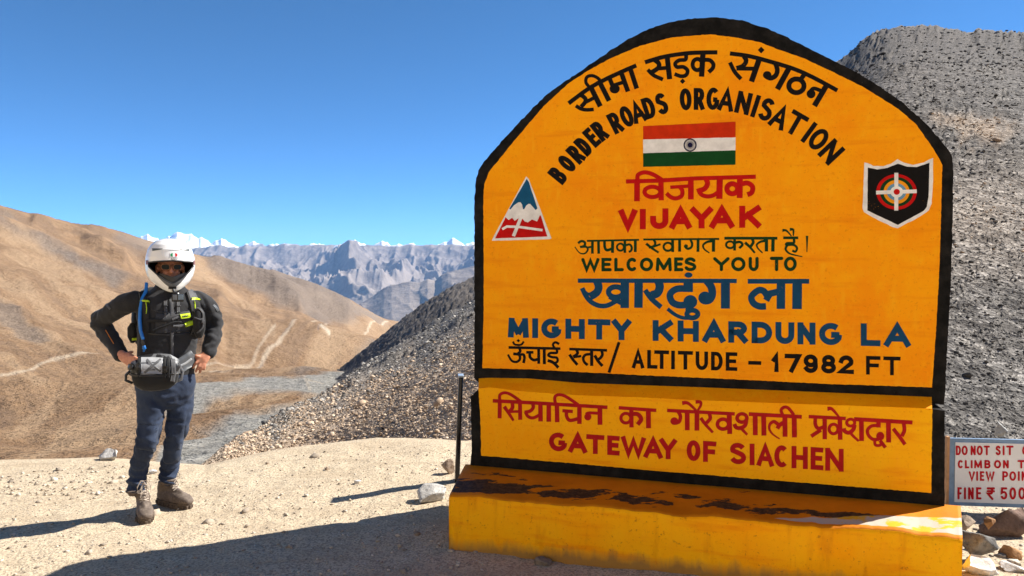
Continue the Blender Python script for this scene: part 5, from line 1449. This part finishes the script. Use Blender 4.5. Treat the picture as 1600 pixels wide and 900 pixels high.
# --- jacket
mb = MB(); torso_loft(mb, torso, 0.95); limb(mb, aL, 0.89); limb(mb, aR, 0.89)
jv, jn, jf = fuse(mb, 0.009, 5, 0.5)
def wrinkle(v, n, centres, amp_all, seed):
    """cloth folds: soft all over, deeper around given joints (point, radius, amplitude, axis)"""
    v = v + n * (amp_all * noise3(v, 9.0, seed, 3))[:, None]
    for c, r, a, ax in centres:
        c = np.array(c); ax = np.array(ax); ax = ax / np.linalg.norm(ax)
        d = np.linalg.norm(v - c, axis=1); w = np.exp(-(d / r) ** 2)
        u = (v - c) @ ax
        ph = u * 80 + 11.0 * noise3(v, 6.0, seed + 5, 2)
        v = v + n * (w * a * (0.75 * np.sin(ph) * np.abs(np.sin(ph)) + 0.9 * noise3(v, 17.0, seed + 9, 2)))[:, None]
    return v
jc = [(M(*aL[3][:3]), 0.14, .011, (1, 0, 1.2)), (M(*aR[3][:3]), 0.14, .011, (-.3, 0, 1)), (M(181, 540, 0), .11, .008, (.6, 0, -1)), (M(330, 532, .07), .11, .008, (-.2, 0, -1)),
      (M(205, 478, -.08), .12, .006, (1, 0, -1)), (M(316, 480, .05), .12, .006, (-1, 0, -1)), (M(262, 560, -.13), .17, .005, (0, 0, 1)), (M(230, 520, -.1), .12, .004, (.4, 0, 1))]
jv = wrinkle(jv, jn, jc, .0032, 3)
jacket = mesh_obj('jacket', jv, jf, JACKET, person, True)
bvh = BVHTree.FromPolygons([Vector(v) for v in jv], jf)

def hit(px, py, tree=None, lift=0.0):
    r = ray(px, py).normalized(); h = (tree or bvh).ray_cast(EYEV, r, 12)
    if h[0] is None: return None
    n = h[1] if h[1].dot(r) < 0 else -h[1]
    return h[0] + n * lift, n

def ribbon(name, pts, w, mat, parent, thick=0.004, lift=0.004, tree=None, sub=8, smooth=True, mb=None, wave=0.0):
    """flat strap laid over the clothes along photo pixels; w in photo pixels"""
    cp = catmull(pts, sub) if len(pts) > 2 else [(pts[0][0] + (pts[1][0] - pts[0][0]) * i / sub, pts[0][1] + (pts[1][1] - pts[0][1]) * i / sub) for i in range(sub + 1)]
    rows = []
    for i, p in enumerate(cp):
        a, b = cp[max(i - 1, 0)], cp[min(i + 1, len(cp) - 1)]
        tx, ty = b[0] - a[0], b[1] - a[1]; l = math.hypot(tx, ty) or 1
        nx_, ny_ = -ty / l, tx / l
        row = []
        for k in (-1, -0.5, 0, 0.5, 1):
            h = hit(p[0] + nx_ * w / 2 * k, p[1] + ny_ * w / 2 * k, tree, lift)
            row.append(h)
        rows.append(row)
    rows = [r for r in rows if sum(h is not None for h in r) >= 3]
    if len(rows) < 2: print('ribbon missed', name, pts); return None
    for r in rows:
        good = [h for h in r if h is not None]
        for k in range(5):
            if r[k] is None: r[k] = min(good, key=lambda h: abs(r.index(h) - k))
    # smooth the depth along the strap so that it bridges folds
    D = np.array([[(h[0] - EYEV).length for h in r] for r in rows])
    for _ in range(3):
        D[1:-1] = np.minimum(D[1:-1], (D[:-2] + D[1:-1] + D[2:]) / 3)
    own = mb is None
    mb = mb or MB()
    n = len(rows); top, bot = [], []
    for i, r in enumerate(rows):
        for k, h in enumerate(r):
            d = (h[0] - EYEV).normalized(); q = EYEV + d * D[i, k]
            top.append(q + h[1] * thick * (1.0 if 0 < k < 4 else 0.75)); bot.append(q - h[1] * 0.006)
    F = []
    for i in range(n - 1):
        for k in range(4):
            a = i * 5 + k; F.append((a, a + 1, a + 6, a + 5))
    m = n * 5
    for i in range(n - 1):
        for k in (0, 4): a = i * 5 + k; F.append((a, a + 5, m + a + 5, m + a))
    for i in (0, n - 1):
        for k in range(4): a = i * 5 + k; F.append((a, a + 1, m + a + 1, m + a))
    mb.add(top + bot, F)
    return mb.build(name, mat, parent, smooth) if own else None

# jacket details
ribbon('zipper', [(268, 466), (269, 500), (269, 540), (268, 572)], 4.5, GREYSTRAP, jacket, .0025, .002)
ribbon('zipper_tape', [(265.5, 466), (266.5, 500), (266.5, 540), (265.5, 572)], 2.0, BLKP, jacket, .004, .002)
for x, dx in ((258, 0), (278, 1)):
    ribbon('webbing', [(x, 470 + dx), (x + 0.6, 495), (x + 1, 520)], 4.2, GREYSTRAP, jacket, .004, .003)
    for y in (478, 488, 498, 508, 517): ribbon('loop', [(x - 2.6, y), (x + 3.6, y)], 1.5, BLKP, jacket, .007, .004)
ribbon('chest_seam', [(236, 484), (256, 488), (280, 487), (298, 482)], 1.4, BLKP, jacket, .002, .001)
ribbon('chest_seam', [(233, 521), (256, 523), (284, 522), (304, 518)], 2.0, BLKP, jacket, .004, .001)
ribbon('chest_panel', [(243, 505), (262, 505), (298, 500)], 30, VEST, jacket, .006, .001)
ribbon('cuff', [(180, 561), (187, 556), (197, 549)], 4, STRAP, jacket, .004, .001)
ribbon('sleeve_badge', [(173, 471), (177, 468), (176, 464.5), (172, 466), (172.5, 470.5)], 1.3, GREYSTRAP, jacket, .002, .001)
ribbon('reflective_strip', [(165.5, 475), (169, 479), (172.5, 483)], 3.4, GREYSTRAP, jacket, .002, .001)
ribbon('orange_piping', [(165, 516), (171, 526), (177.5, 537)], 1.2, simple('orange_piping', (0.70, 0.22, 0.03)), jacket, .002, .001)
ribbon('sleeve_badge', [(333, 476), (337, 480), (341, 486)], 3.2, GREYP, jacket, .002, .001)

# --- jeans
mb = MB()
mb.loft([M(259, 586), M(259, 602), M(260, 618)], [(.182, .130), (.190, .132), (.172, .118)], axes=(SIDE, FRONT), n=30, power=2.3)
limb(mb, legL, 0.90); limb(mb, legR, 0.90)
dv, dnn, df = fuse(mb, 0.009, 4, 0.5)
dc = [(M(232, 684, -.12), .12, .010, (0.15, 0, 1)), (M(274, 682, .0), .12, .010, (-.15, 0, 1)), (M(213, 752, -.05), .12, .013, (0.1, 0, 1)), (M(263, 738, .1), .12, .013, (0, 0, 1)), (M(258, 616, -.1), .12, .007, (1, 0, .6)), (M(219, 722, -.05), .09, .008, (0, 0, 1)), (M(286, 640, 0), .1, .005, (-.5, 0, 1)), (M(238, 640, -.1), .1, .005, (.6, 0, 1))]
dv = wrinkle(dv, dnn, [(c, r, a * 1.3, ax) for c, r, a, ax in dc], .0042, 12)
jeans = mesh_obj('jeans', dv, df, DENIM, person, True)
dbvh = BVHTree.FromPolygons([Vector(v) for v in dv], df)
ribbon('knee_patch', [(232, 663), (231, 684), (227, 703)], 30, DENIM, jeans, .003, .001, dbvh)
ribbon('knee_patch', [(275, 660), (273, 682), (270, 700)], 28, DENIM, jeans, .003, .001, dbvh)

# --- boots
bt = NT('dusty_brown_leather', 0.75, 0.25)
b1 = bt.noise(16, 5, 0.65); b2 = bt.noise(90, 4, 0.7)
bc = bt.mix(bt.ramp(b1, [(0.35, 0.0), (0.65, 1.0)]), (0.075, 0.055, 0.044), (0.16, 0.125, 0.10)); bt.color(bt.mix(bt.ramp(b2, [(0.5, 0.0), (0.7, 0.6)]), bc, (0.24, 0.19, 0.14)))
bq = bt.bump(b1, 0.4, 0.006); bt.bump(b2, 0.35, 0.002, bq); LEATHER = bt.m
SOLE = simple('worn_rubber_sole', (0.10, 0.075, 0.055), 0.9, 0.2, 0, 0.3, 40)
LACE = simple('pale_boot_lace', (0.42, 0.35, 0.28), 0.8, 0.2)
TOEC = simple('dusty_toe_leather', (0.19, 0.155, 0.12), 0.7, 0.25, 0, 0.25, 40, 0.3)
def boot(pos, ang, shaft_top, shaft_dy):
    """pos = sole centre on the ground, ang = heading of the toe"""
    F_ = Vector((math.sin(ang), -math.cos(ang), 0)); S_ = Vector((math.cos(ang), math.sin(ang), 0))
    b = lambda f, s, z: pos + F_ * f + S_ * s + UPV * z
    top = shaft_top
    ank = b(-.075, 0, .13)
    mb = MB()
    mb.loft([b(-.115, 0, .052), b(-.06, 0, .058), b(.0, 0, .056), b(.06, 0, .050), b(.115, .004, .044), b(.155, .004, .040)], [(.036, .040), (.042, .050), (.045, .050), (.050, .044), (.051, .036), (.036, .024)], axes=(S_, UPV), n=20, power=2.5)
    mb.loft([b(-.08, 0, .04), b(-.082, 0, .10), ank.lerp(top, .35), ank.lerp(top, .75), top], [(.043, .050), (.042, .058), (.050, .058), (.058, .062), (.060, .064)], axes=(S_, F_), n=20)
    mb.loft([b(-.03, 0, .13), b(.03, 0, .085), b(.09, 0, .062)], [(.036, .036), (.036, .026), (.034, .018)], ref=S_, n=14)
    v, n_, f = fuse(mb, .0065, 4, .5)
    v = v + n_ * (.0022 * noise3(v, 28, 4, 2))[:, None]
    v[:, 2] = np.maximum(v[:, 2], pos.z + .018)
    o = mesh_obj('boot', v, f, LEATHER, person, True)
    t = BVHTree.FromPolygons([Vector(q) for q in v], f)
    # sole with lugs
    mb = MB(); outl = []
    for k in range(40):
        w = 2 * math.pi * k / 40; f_ = .150 * math.cos(w); s_ = .050 * math.sin(w) * (1.0 if f_ > 0 else .86) * (1 - .22 * math.exp(-((f_ + .02) / .03) ** 2))
        outl.append((f_ * (1.13 if f_ > 0 else 1.0) - .0, math.copysign(abs(s_ / .05) ** .75 * .052, s_)))
    lo = [b(f_, s_, -.012) for f_, s_ in outl]; hi = [b(f_, s_, .014) for f_, s_ in outl]; hi2 = [b(f_ * 1.02, s_ * 1.04, .026) for f_, s_ in outl]
    n = 40; V_ = lo + hi + hi2
    F2 = [(i, (i + 1) % n, n + (i + 1) % n, n + i) for i in range(n)] + [(n + i, n + (i + 1) % n, 2 * n + (i + 1) % n, 2 * n + i) for i in range(n)] + [tuple(range(n - 1, -1, -1)), tuple(range(2 * n, 3 * n))]
    mb.add(V_, F2)
    for i in range(0, 40, 2):
        f_, s_ = outl[i]; mb.frame_box(b(f_ * 1.0, s_ * 1.0, .004), F_ * .013, S_ * .013, UPV * .022, .002)
    mb.build('sole', SOLE, o)
    # toe rand
    mb = MB(); V_ = []
    # laces: crossings down the instep and two hanging loops
    mb = MB()
    def surf(f, s, z):
        q = b(f, s, z); h = t.ray_cast(q + F_ * .3 + UPV * .12, -(F_ * .3 + UPV * .12).normalized(), .6)
        return (h[0] + h[1] * .004) if h[0] is not None else q
    rows_ = [(-.012 + .0 * i, z) for i, z in enumerate((.225, .20, .175, .15, .128, .108, .090))]
    for i, (f_, z) in enumerate(rows_[:-1]):
        z2 = rows_[i + 1][1]
        for sgn in (1, -1):
            mb.loft([surf(0, sgn * .022, z), surf(0, 0, (z + z2) / 2), surf(0, -sgn * .022, z2)], [.0032] * 3, n=6)
    for sgn in (1, -1):
        p0 = surf(0, 0, .232)
        mb.loft([p0, p0 + S_ * sgn * .020 + F_ * .018 + UPV * .008, p0 + S_ * sgn * .040 + F_ * .022 - UPV * .030, p0 + S_ * sgn * .040 + F_ * .020 - UPV * .062, p0 + S_ * sgn * .020 + F_ * .020 - UPV * .045, p0 + F_ * .006 - UPV * .004], [.0030] * 6, n=6)
        mb.loft([p0, p0 + S_ * sgn * .012 + F_ * .015 - UPV * .04, p0 + S_ * sgn * .022 + F_ * .030 - UPV * .10], [.0030] * 3, n=6)
    mb.build('lace', LACE, o)
    # cuff collar
    mb = MB(); c0, c1 = top - UPV * .018, top + UPV * .004
    V_ = []
    for k in range(24):
        w = 2 * math.pi * k / 24
        for c, r in ((c0, .050), (c1, .052)): V_.append(c + S_ * r * .96 * math.cos(w) + F_ * r * 1.02 * math.sin(w))
    mb.add(V_, [(2 * k, 2 * ((k + 1) % 24), 2 * ((k + 1) % 24) + 1, 2 * k + 1) for k in range(24)])
    mb.build('collar', LEATHER, o, True)
    return o
angL, angR = R(30), R(64)
shL = M(213, 768, footL.y - ZM + 0.06); shR = M(262, 751, footR.y - ZM - 0.01)
posL = Vector((footL.x + .025, footL.y + 0.03, gz(footL.x, footL.y) + .012)); posR = Vector((footR.x + .02, footR.y, gz(footR.x, footR.y) + .012))
boot(posL, angL, shL, 0); boot(posR, angR, shR, 0)

# --- helmet
HK = 1.0
hl = [(.200, .0, .0, .0), (.194, .052, .055, .055), (.180, .088, .094, .090), (.155, .116, .124, .118), (.120, .136, .142, .136), (.075, .149, .152, .148), (.030, .153, .156, .152), (-.015, .150, .160, .148), (-.055, .139, .163, .140), (-.090, .120, .162, .122), (-.120, .096, .156, .100), (-.142, .076, .146, .082), (-.156, .060, .134, .070)]
hz = [a[0] for a in hl][::-1]; hw = [a[1] for a in hl][::-1]; hf = [a[2] for a in hl][::-1]; hb = [a[3] for a in hl][::-1]
def shell(z, w):
    """point of the outer shell at height z and angle w (0 = front)"""
    a = np.interp(z, hz, hw); f = np.interp(z, hz, hf); b = np.interp(z, hz, hb)
    s, c = math.sin(w), math.cos(w)
    p_ = 2.15; s = math.copysign(abs(s) ** (2 / p_), s); c = math.copysign(abs(c) ** (2 / p_), c)
    # chin bar: pointed in front view, the rim rises towards the nape
    return a * s, (f if c > 0 else b) * c, z
ZS = [0.200 - 0.356 * (1 - math.cos(math.pi * i / 110)) / 2 for i in range(111)]
WS = [2 * math.pi * k / 180 for k in range(180)]
def port_edges(x):
    """eye port: upper and lower edge height at side distance x"""
    ax = abs(x) / .136
    hi = .048 - .010 * ax ** 2
    lo = -.098 + .110 * ax ** 1.5
    return hi, lo
def rim_z(x, f):      # lower rim of the helmet
    return -.158 + .085 * min(1, abs(x) / .13) ** 1.6 + (.03 if f < 0 else 0)
shv, shf = [], []
for i, z in enumerate(ZS):
    for w in WS: x, f, zz = shell(z, w); shv.append((x, f, zz))
NW = len(WS)
mask = []
for i in range(len(ZS) - 1):
    for k in range(NW):
        k2 = (k + 1) % NW; q = (i * NW + k, i * NW + k2, (i + 1) * NW + k2, (i + 1) * NW + k)
        cx, cf, cz = (sum(shv[j][m] for j in q) / 4 for m in range(3))
        h_, l_ = port_edges(cx)
        if cf > 0.02 and abs(cx) < .136 and l_ < cz < h_: continue
        if cz < rim_z(cx, cf): continue
        shf.append(q)
white = NT('white_helmet_gloss', 0.16, 0.5); white.color((0.80, 0.80, 0.79)); white.b.inputs['Coat Weight'].default_value = 0.5; WHITE_H = white.m
outerV = [H(x, f, z) for x, f, z in shv]; innerV = [H(x * .90, f * .90, z * .93) for x, f, z in shv]
helmet = mesh_obj('helmet', outerV, shf, WHITE_H, person, True)
nV = len(shv)
liner_m = simple('dark_helmet_lining', (0.016, 0.016, 0.018), 0.85, 0.2, 0, 0.2, 80)
mesh_obj('lining', [H(x * .955, f * .955, z * .965) for x, f, z in shv], [f[::-1] for f in shf], liner_m, helmet, True)
def shell_at(x, z, lift=0.0):
    """front of the shell over side distance x, height z"""
    a = np.interp(z, hz, hw); f = np.interp(z, hz, hf)
    u_ = min(1, abs(x) / max(a, 1e-4)); c = (max(0, 1 - u_ ** 2.15)) ** (1 / 2.15)
    k = 1 + lift / max(.05, math.hypot(x, f * c))
    return H(x * k, f * c * k, z)
# rubber edge of the eye port
mb = MB(); edge = []
for k in range(41): x = -.136 + .272 * k / 40; edge.append((x, port_edges(x)[0]))
for k in range(41): x = .136 - .272 * k / 40; edge.append((x, port_edges(x)[1]))
pts_ = [shell_at(x, z, -.002) for x, z in edge]
ring_r = .0055; V_ = []; n = len(pts_)
mb.loft(pts_ + [pts_[0]], [ring_r] * (n + 1), n=8, cap=False); mb.build('port_rubber', BLKP, helmet, True)
# dark chin piece under the port, breath guard
def patch(name, fn, nx_, nz_, mat, lift, parent):
    V_ = []; 
    for i in range(nx_ + 1):
        for j in range(nz_ + 1):
            x, z = fn(i / nx_, j / nz_); V_.append(shell_at(x, z, lift))
    F_ = [(i * (nz_ + 1) + j, i * (nz_ + 1) + j + 1, (i + 1) * (nz_ + 1) + j + 1, (i + 1) * (nz_ + 1) + j) for i in range(nx_) for j in range(nz_)]
    m = len(V_); c = sum((v for v in V_), Vector()) / m
    back = [v + (HC_ - v) * .06 for v in V_]
    mb = MB(); mb.add(V_ + back, F_ + [tuple(m + q for q in f[::-1]) for f in F_])
    return mb.build(name, mat, parent, True)
patch('chin_guard', lambda u_, v_: ((u_ - .5) * .19, (port_edges((u_ - .5) * .19)[1]) - .001 - v_ * (.030 * (1 - abs(2 * u_ - 1) ** 1.4) + .002)), 40, 6, GREYP, .003, helmet)
patch('breath_guard', lambda u_, v_: ((u_ - .5) * .20, (port_edges((u_ - .5) * .20)[1]) + .040 * (1 - abs(2 * u_ - 1) ** 2) * v_), 40, 4, BLKP, -.012, helmet)
patch('chin_vent', lambda u_, v_: ((u_ - .5) * .046, -.120 - v_ * .016), 10, 4, BLKP, .0042, helmet)
for s in (-1, 1):
    patch('forehead_vent', lambda u_, v_, s=s: (s * (.052 + .058 * u_), .128 - .004 * u_ - v_ * .018 * (0.25 + .75 * u_) + .006 * u_), 14, 4, simple('vent_grey', (0.10, 0.115, 0.115), 0.4, 0.4), .003, helmet)
    patch('visor_pivot', lambda u_, v_, s=s: (s * (.134 + .012 * u_), .052 - v_ * .028), 4, 4, simple('pivot_red_grey', (0.20, 0.10, 0.10), 0.5), .003, helmet)
patch('brow_ridge', lambda u_, v_: ((u_ - .5) * .104, .122 - v_ * .004), 20, 2, simple('brow_line', (0.42, 0.42, 0.42), 0.3), .0022, helmet)
# round tricolour badge and the maker's letters under it
bx, bz_ = .012, .085
def badge(nm, x0, x1, mat):
    V_ = []; n = 10
    for i in range(n + 1):
        x = x0 + (x1 - x0) * i / n
        hh = .013 * math.sqrt(max(0, 1 - (x / .021) ** 2)) + .002
        V_ += [shell_at(bx + x, bz_ + hh, .0026), shell_at(bx + x, bz_ - hh * .72, .0026)]
    mb = MB(); mb.add(V_, [(2 * i, 2 * i + 1, 2 * i + 3, 2 * i + 2) for i in range(n)]); mb.build(nm, mat, em_)
em_ = patch('badge', lambda u_, v_: (bx + (u_ - .5) * .046, bz_ + .017 - v_ * .030), 8, 4, simple('badge_white', (0.7, 0.7, 0.7), 0.3), .0018, helmet)
badge('green_field', -.020, -.0075, simple('badge_green', (0.01, 0.24, 0.09), 0.3)); badge('red_field', .0075, .020, simple('badge_red', (0.60, 0.02, 0.02), 0.3))
mb = MB()
for ch, x0 in (('A', -.019), ('G', -.0055), ('V', .008)):
    for s in G[ch]:
        s = s[1] if isinstance(s, tuple) else s
        pts_ = [shell_at(bx + x0 + x * .0105, bz_ - .030 + y * .012, .0040) for x, y in s]
        mb.loft(pts_, [.0013] * len(pts_), n=5)
mb.build('badge_letters', BLKP, em_)
# camera clamped under the chin
cm = M(272.5, 462.5, -.0); cmh = hit(272, 462, None, .035)
cc = H(.030, .168, -.193)
mb = MB(); mb.frame_box(cc, HS * .072, HF * .034, UPV * .050, .006); cam_o = mb.build('action_camera', BLKP, helmet)
mb = MB(); mb.frame_box(cc + HF * .0185 + HS * .016 + UPV * .004, HS * .032, HF * .004, UPV * .034, .002); mb.build('screen', simple('camera_screen', (0.11, 0.15, 0.19), 0.15, 0.5), cam_o)
mb = MB(); mb.frame_box(cc + HF * .0185 - HS * .019 + UPV * .004, HS * .026, HF * .003, UPV * .034, .002); mb.build('front_plate', GREYP, cam_o)
mb = MB(); mb.loft([H(.006, .150, -.140), H(.010, .160, -.158), cc + UPV * .024], [.010, .009, .012], n=10); mb.build('mount', BLKP, cam_o)

# --- sunglasses
frame_m = simple('amber_frame', (0.26, 0.11, 0.045), 0.3, 0.5); lens_m = simple('dark_green_lens', (0.004, 0.008, 0.008), 0.25, 0.15)
mb = MB(); mb.loft([H(-.010, .108, .012), H(0, .111, .016), H(.010, .108, .012)], [.0032] * 3, n=8, ref=HS)
glasses = mb.build('sunglasses', frame_m, person, True)
for s in (-1, 1): mb = MB(); mb.loft([H(s * .062, .098, .018), H(s * .076, .070, .020), H(s * .080, .0, .012)], [.004, .0035, .003], n=8); mb.build('temple', frame_m, glasses, True)
for s in (-1, 1):
    lens, rimp = [], []
    for k in range(28):
        w = 2 * math.pi * k / 28
        cx_, sx_ = math.cos(w), math.sin(w)
        x = .0255 * math.copysign(abs(cx_) ** .7, cx_); z = .0190 * math.copysign(abs(sx_) ** .75, sx_)
        x_ = s * .0360 + x; f_ = .109 - 2.0 * (x_ ** 2)
        lens.append(H(x_, f_, .008 + z))
    mb = MB(); mb.add(lens + [l - HF * .002 for l in lens], [tuple(range(28)), tuple(range(55, 27, -1))]); mb.build('lens', lens_m, glasses)
    mb = MB(); mb.loft(lens + [lens[0]], [.0022] * 29, n=8, cap=False); mb.build('rim', frame_m, glasses, True)

# ------------------------------------------------------------------ backpack with straps, buckles and drinking hose
pack = thing('backpack', 'black hydration backpack worn by the biker, with neon yellow buckles and a blue drinking hose', 'backpack', tuple(M(262, 500, .25)))
mb = MB(); c = M(258, 500) - FRONT * .205
mb.loft([c + UPV * z for z in (-.20, -.14, 0, .12, .18)], [(.10, .05), (.145, .075), (.15, .085), (.14, .08), (.10, .05)], axes=(SIDE, FRONT), n=24, power=3)
mb.build('pack_body', STRAP, pack, True)
ribbon('shoulder_strap', [(222, 452), (225, 470), (228, 495), (228, 520)], 13, STRAP, pack, .012, .004)
ribbon('shoulder_strap', [(294, 450), (300, 466), (305, 485), (307, 508), (303, 524)], 13, GREYP if False else STRAP, pack, .013, .004)
ribbon('strap_highlight', [(294, 451), (299, 462), (302, 470)], 9, GREYSTRAP, pack, .015, .005)
ribbon('neon_tape', [(219, 470), (227, 471.5), (234, 472)], 3.0, NEON, pack, .016, .006)
ribbon('neon_edge', [(230, 474), (231, 482), (230.5, 490)], 1.2, NEON, pack, .014, .006)
ribbon('neon_tape', [(297, 468), (303, 468.5), (309, 469.5)], 3.2, NEON, pack, .018, .006)
ribbon('neon_edge', [(301.5, 472), (302.5, 490), (304, 510), (304.5, 522)], 1.1, NEON, pack, .017, .006)
ribbon('chest_strap', [(230, 501), (245, 500), (262, 500), (272, 497), (282, 494), (300, 493)], 5, STRAP, pack, .010, .010)
ribbon('chest_strap', [(240, 516), (256, 509), (270, 503), (282, 503)], 3.2, STRAP, pack, .012, .010)
ribbon('chest_strap', [(270, 509), (285, 508), (302, 500)], 3.6, GREYSTRAP, pack, .010, .010)
ribbon('chest_strap', [(268, 499), (277, 495.5), (300, 493)], 3.0, GREYSTRAP, pack, .013, .010)
ribbon('buckle', [(280, 494.5), (287, 493.5), (294, 492.5)], 6.5, NEON, pack, .020, .010, sub=4)
ribbon('buckle', [(287.5, 508), (293, 505.5), (298.5, 503.5)], 6.5, NEON, pack, .020, .010, sub=4)
ribbon('buckle_slot', [(283, 494), (290, 493)], 2.2, BLKP, pack, .0225, .010, sub=3)
# mesh pouch with gear on the strap
mb = MB(); pc = hit(311, 503, None, .02); pc = (pc[0] if pc else M(311, 503, -.02))
mb.loft([pc + UPV * z for z in (-.095, -.06, 0.0, .06, .085)], [(.022, .018), (.036, .028), (.040, .032), (.036, .030), (.022, .018)], axes=(SIDE, FRONT), n=18, power=2.6)
pouch = mb.build('strap_pouch', STRAP, pack, True)
ptree = BVHTree.FromPolygons([Vector(v) for v in mb.v], mb.f)
for pts_ in ([(303, 487), (310, 482), (317, 490), (316, 505)], [(308, 520), (316, 512), (318, 500)], [(304, 496), (312, 499), (318, 497)]):
    ribbon('cord', pts_, 2.0, GREYSTRAP, pouch, .006, .001, ptree)
# bottle pocket on the other side
mb = MB(); qc = M(207, 519, -.02)
mb.loft([qc + UPV * z for z in (-.060, -.03, .03, .05)], [(.018, .02), (.030, .04), (.030, .04), (.018, .02)], axes=(SIDE, FRONT), n=16)
side_p = mb.build('side_pocket', STRAP, pack, True)
mb = MB(); mb.frame_box(M(210, 530, -.075), SIDE * .030, FRONT * .010, UPV * .016, .003); mb.build('neon_tab', NEON, side_p)
# hose
hp = []
for x, y in [(229, 443), (228, 455), (226.5, 470), (224.5, 485), (223.5, 500), (225, 515), (228, 530)]:
    h = hit(x, y, None, .028); hp.append(h[0] if h else M(x, y, -.10))
d_ = [(p - EYEV).length for p in hp]
for _ in range(3): d_ = [d_[0]] + [(d_[i - 1] + d_[i] + d_[i + 1]) / 3 for i in range(1, len(d_) - 1)] + [d_[-1]]
hp = [EYEV + (p - EYEV).normalized() * (q - .006) for p, q in zip(hp, d_)]
hs = []
for i in range(len(hp) - 1):
    for j in range(5): hs.append(hp[i].lerp(hp[i + 1], j / 5))
hs.append(hp[-1])
mb = MB(); mb.loft(hs, [.0105] * len(hs), n=12); mb.build('drinking_hose', BLUEH, pack, True)
e = hs[-1]
mb = MB(); mb.loft([e, e - UPV * .022, e - UPV * .045 + SIDE * .004], [.0085, .011, .009], n=12); mb.build('hose_joint', BLKP, pack, True)
mb = MB(); mb.loft([e - UPV * .045 + SIDE * .004, e - UPV * .062 + SIDE * .006, e - UPV * .078 + SIDE * .004], [.010, .013, .008], n=12); bite = mb.build('bite_valve', BLUEH, pack, True)

# ------------------------------------------------------------------ bag on the hip belt
BF = (FRONT + Vector((-0.30, 0, 0))).normalized(); BS = Vector((-BF.y, BF.x, 0))
bc0 = M(243, 579, -.175)
bag = thing('waist_bag', 'black and grey camouflage waterproof bag hanging on the biker\'s front from a wide grey belt', 'bag', tuple(bc0))
camo = NT('grey_camouflage_tarpaulin', 0.45, 0.4)
v1 = camo.voro(26, 'Color'); sep = camo.n('ShaderNodeSeparateColor'); camo.link(v1, sep.inputs[0]); nz = camo.noise(9, 3, 0.5, dist=1.5)
cm1 = camo.ramp(nz, [(0.40, (0.014, 0.014, 0.015)), (0.46, (0.016, 0.016, 0.017)), (0.48, (0.11, 0.112, 0.115)), (0.56, (0.12, 0.12, 0.125)), (0.58, (0.30, 0.305, 0.31)), (1.0, (0.34, 0.345, 0.35))])
cm1.node.color_ramp.interpolation = 'CONSTANT'; camo.color(cm1); camo.bump(camo.noise(30, 4), 0.3, 0.004)
def bag_loft(secs, name, mat, parent):
    """secs = (height, half width, half depth, forward shift)"""
    mb = MB(); mb.loft([bc0 + UPV * z + BF * sh for z, a, b, sh in secs], [(a, b) for z, a, b, sh in secs], axes=(BS, BF), n=32, power=2.7)
    return mb, mb.build(name, mat, parent, True)
mbA, lower = bag_loft([(-.100, .112, .045, -.004), (-.082, .128, .060, .0), (-.046, .137, .066, .0), (-.010, .142, .066, .0)], 'lower_panel', STRAP, bag)
mbB, upper = bag_loft([(-.020, .145, .069, .0), (.028, .149, .072, .004), (.062, .142, .064, .0), (.080, .118, .045, -.012)], 'roll_top', camo.m, bag)
btree = BVHTree.FromPolygons([Vector(v) for v in mbA.v] + [Vector(v) for v in mbB.v], mbA.f + [tuple(len(mbA.v) + i for i in f) for f in mbB.f])
LG = simple('pale_grey_print', (0.33, 0.335, 0.34), 0.5, 0.4, 0, 0.1); MG = simple('mid_grey_print', (0.10, 0.102, 0.105), 0.5, 0.4, 0, 0.1)
ribbon('front_panel', [(221, 571), (236, 571), (254, 572)], 25, LG, upper, .002, .0015, btree)
ribbon('panel_stripe', [(229, 562), (240, 572), (251, 580)], 3.6, MG, upper, .0035, .002, btree)
ribbon('panel_stripe', [(251, 562), (238, 572), (226, 582)], 3.6, MG, upper, .0035, .002, btree)
ribbon('panel_print', [(231, 577.5), (243, 577.5)], 2.0, MG, upper, .0035, .002, btree)
for x in (218, 258, 264): ribbon('strap', [(x, 560), (x - 1, 575), (x - 1, 590)], 4, STRAP, bag, .006, .003, btree)
ribbon('strap', [(270, 562), (271, 580), (269, 596)], 6, GREYSTRAP, bag, .005, .003, btree)
ribbon('hem_strap', [(202, 585), (225, 587), (250, 587), (272, 584)], 3, BLKP, bag, .006, .003, btree)
for x, y in ((219, 572), (260, 576), (208, 572)):
    ribbon('buckle', [(x - 2, y - 3), (x - 2, y + 5)], 6, BLKP, bag, .014, .003, btree, sub=3)
# wide belt round the waist to the right, side loop on the left
ribbon('belt', [(274, 574), (284, 569), (295, 562), (303, 556)], 21, GREYP, bag, .008, .006)
ribbon('belt_stripe', [(280, 571), (288, 567), (297, 560)], 3, LG, bag, .011, .006)
mb = MB(); q0 = bc0 - BS * .142 + UPV * .0
mb.loft([q0 + UPV * .01, q0 - BS * .028 - UPV * .018, q0 - BS * .030 - UPV * .052, q0 + BS * .004 - UPV * .070], [(.009, .013)] * 4, n=10, ref=BF); mb.build('side_loop', BLKP, bag, True)
mb = MB(); q1 = bc0 + BS * .122 + UPV * .0
mb.loft([q1 + BS * .01 + UPV * .03, q1 + BS * .038 - UPV * .02 - BF * .02, q1 + BS * .028 - UPV * .065, q1 - BS * .02 - UPV * .085], [(.012, .014)] * 4, n=10, ref=BF); mb.build('side_loop', GREYSTRAP, bag, True)
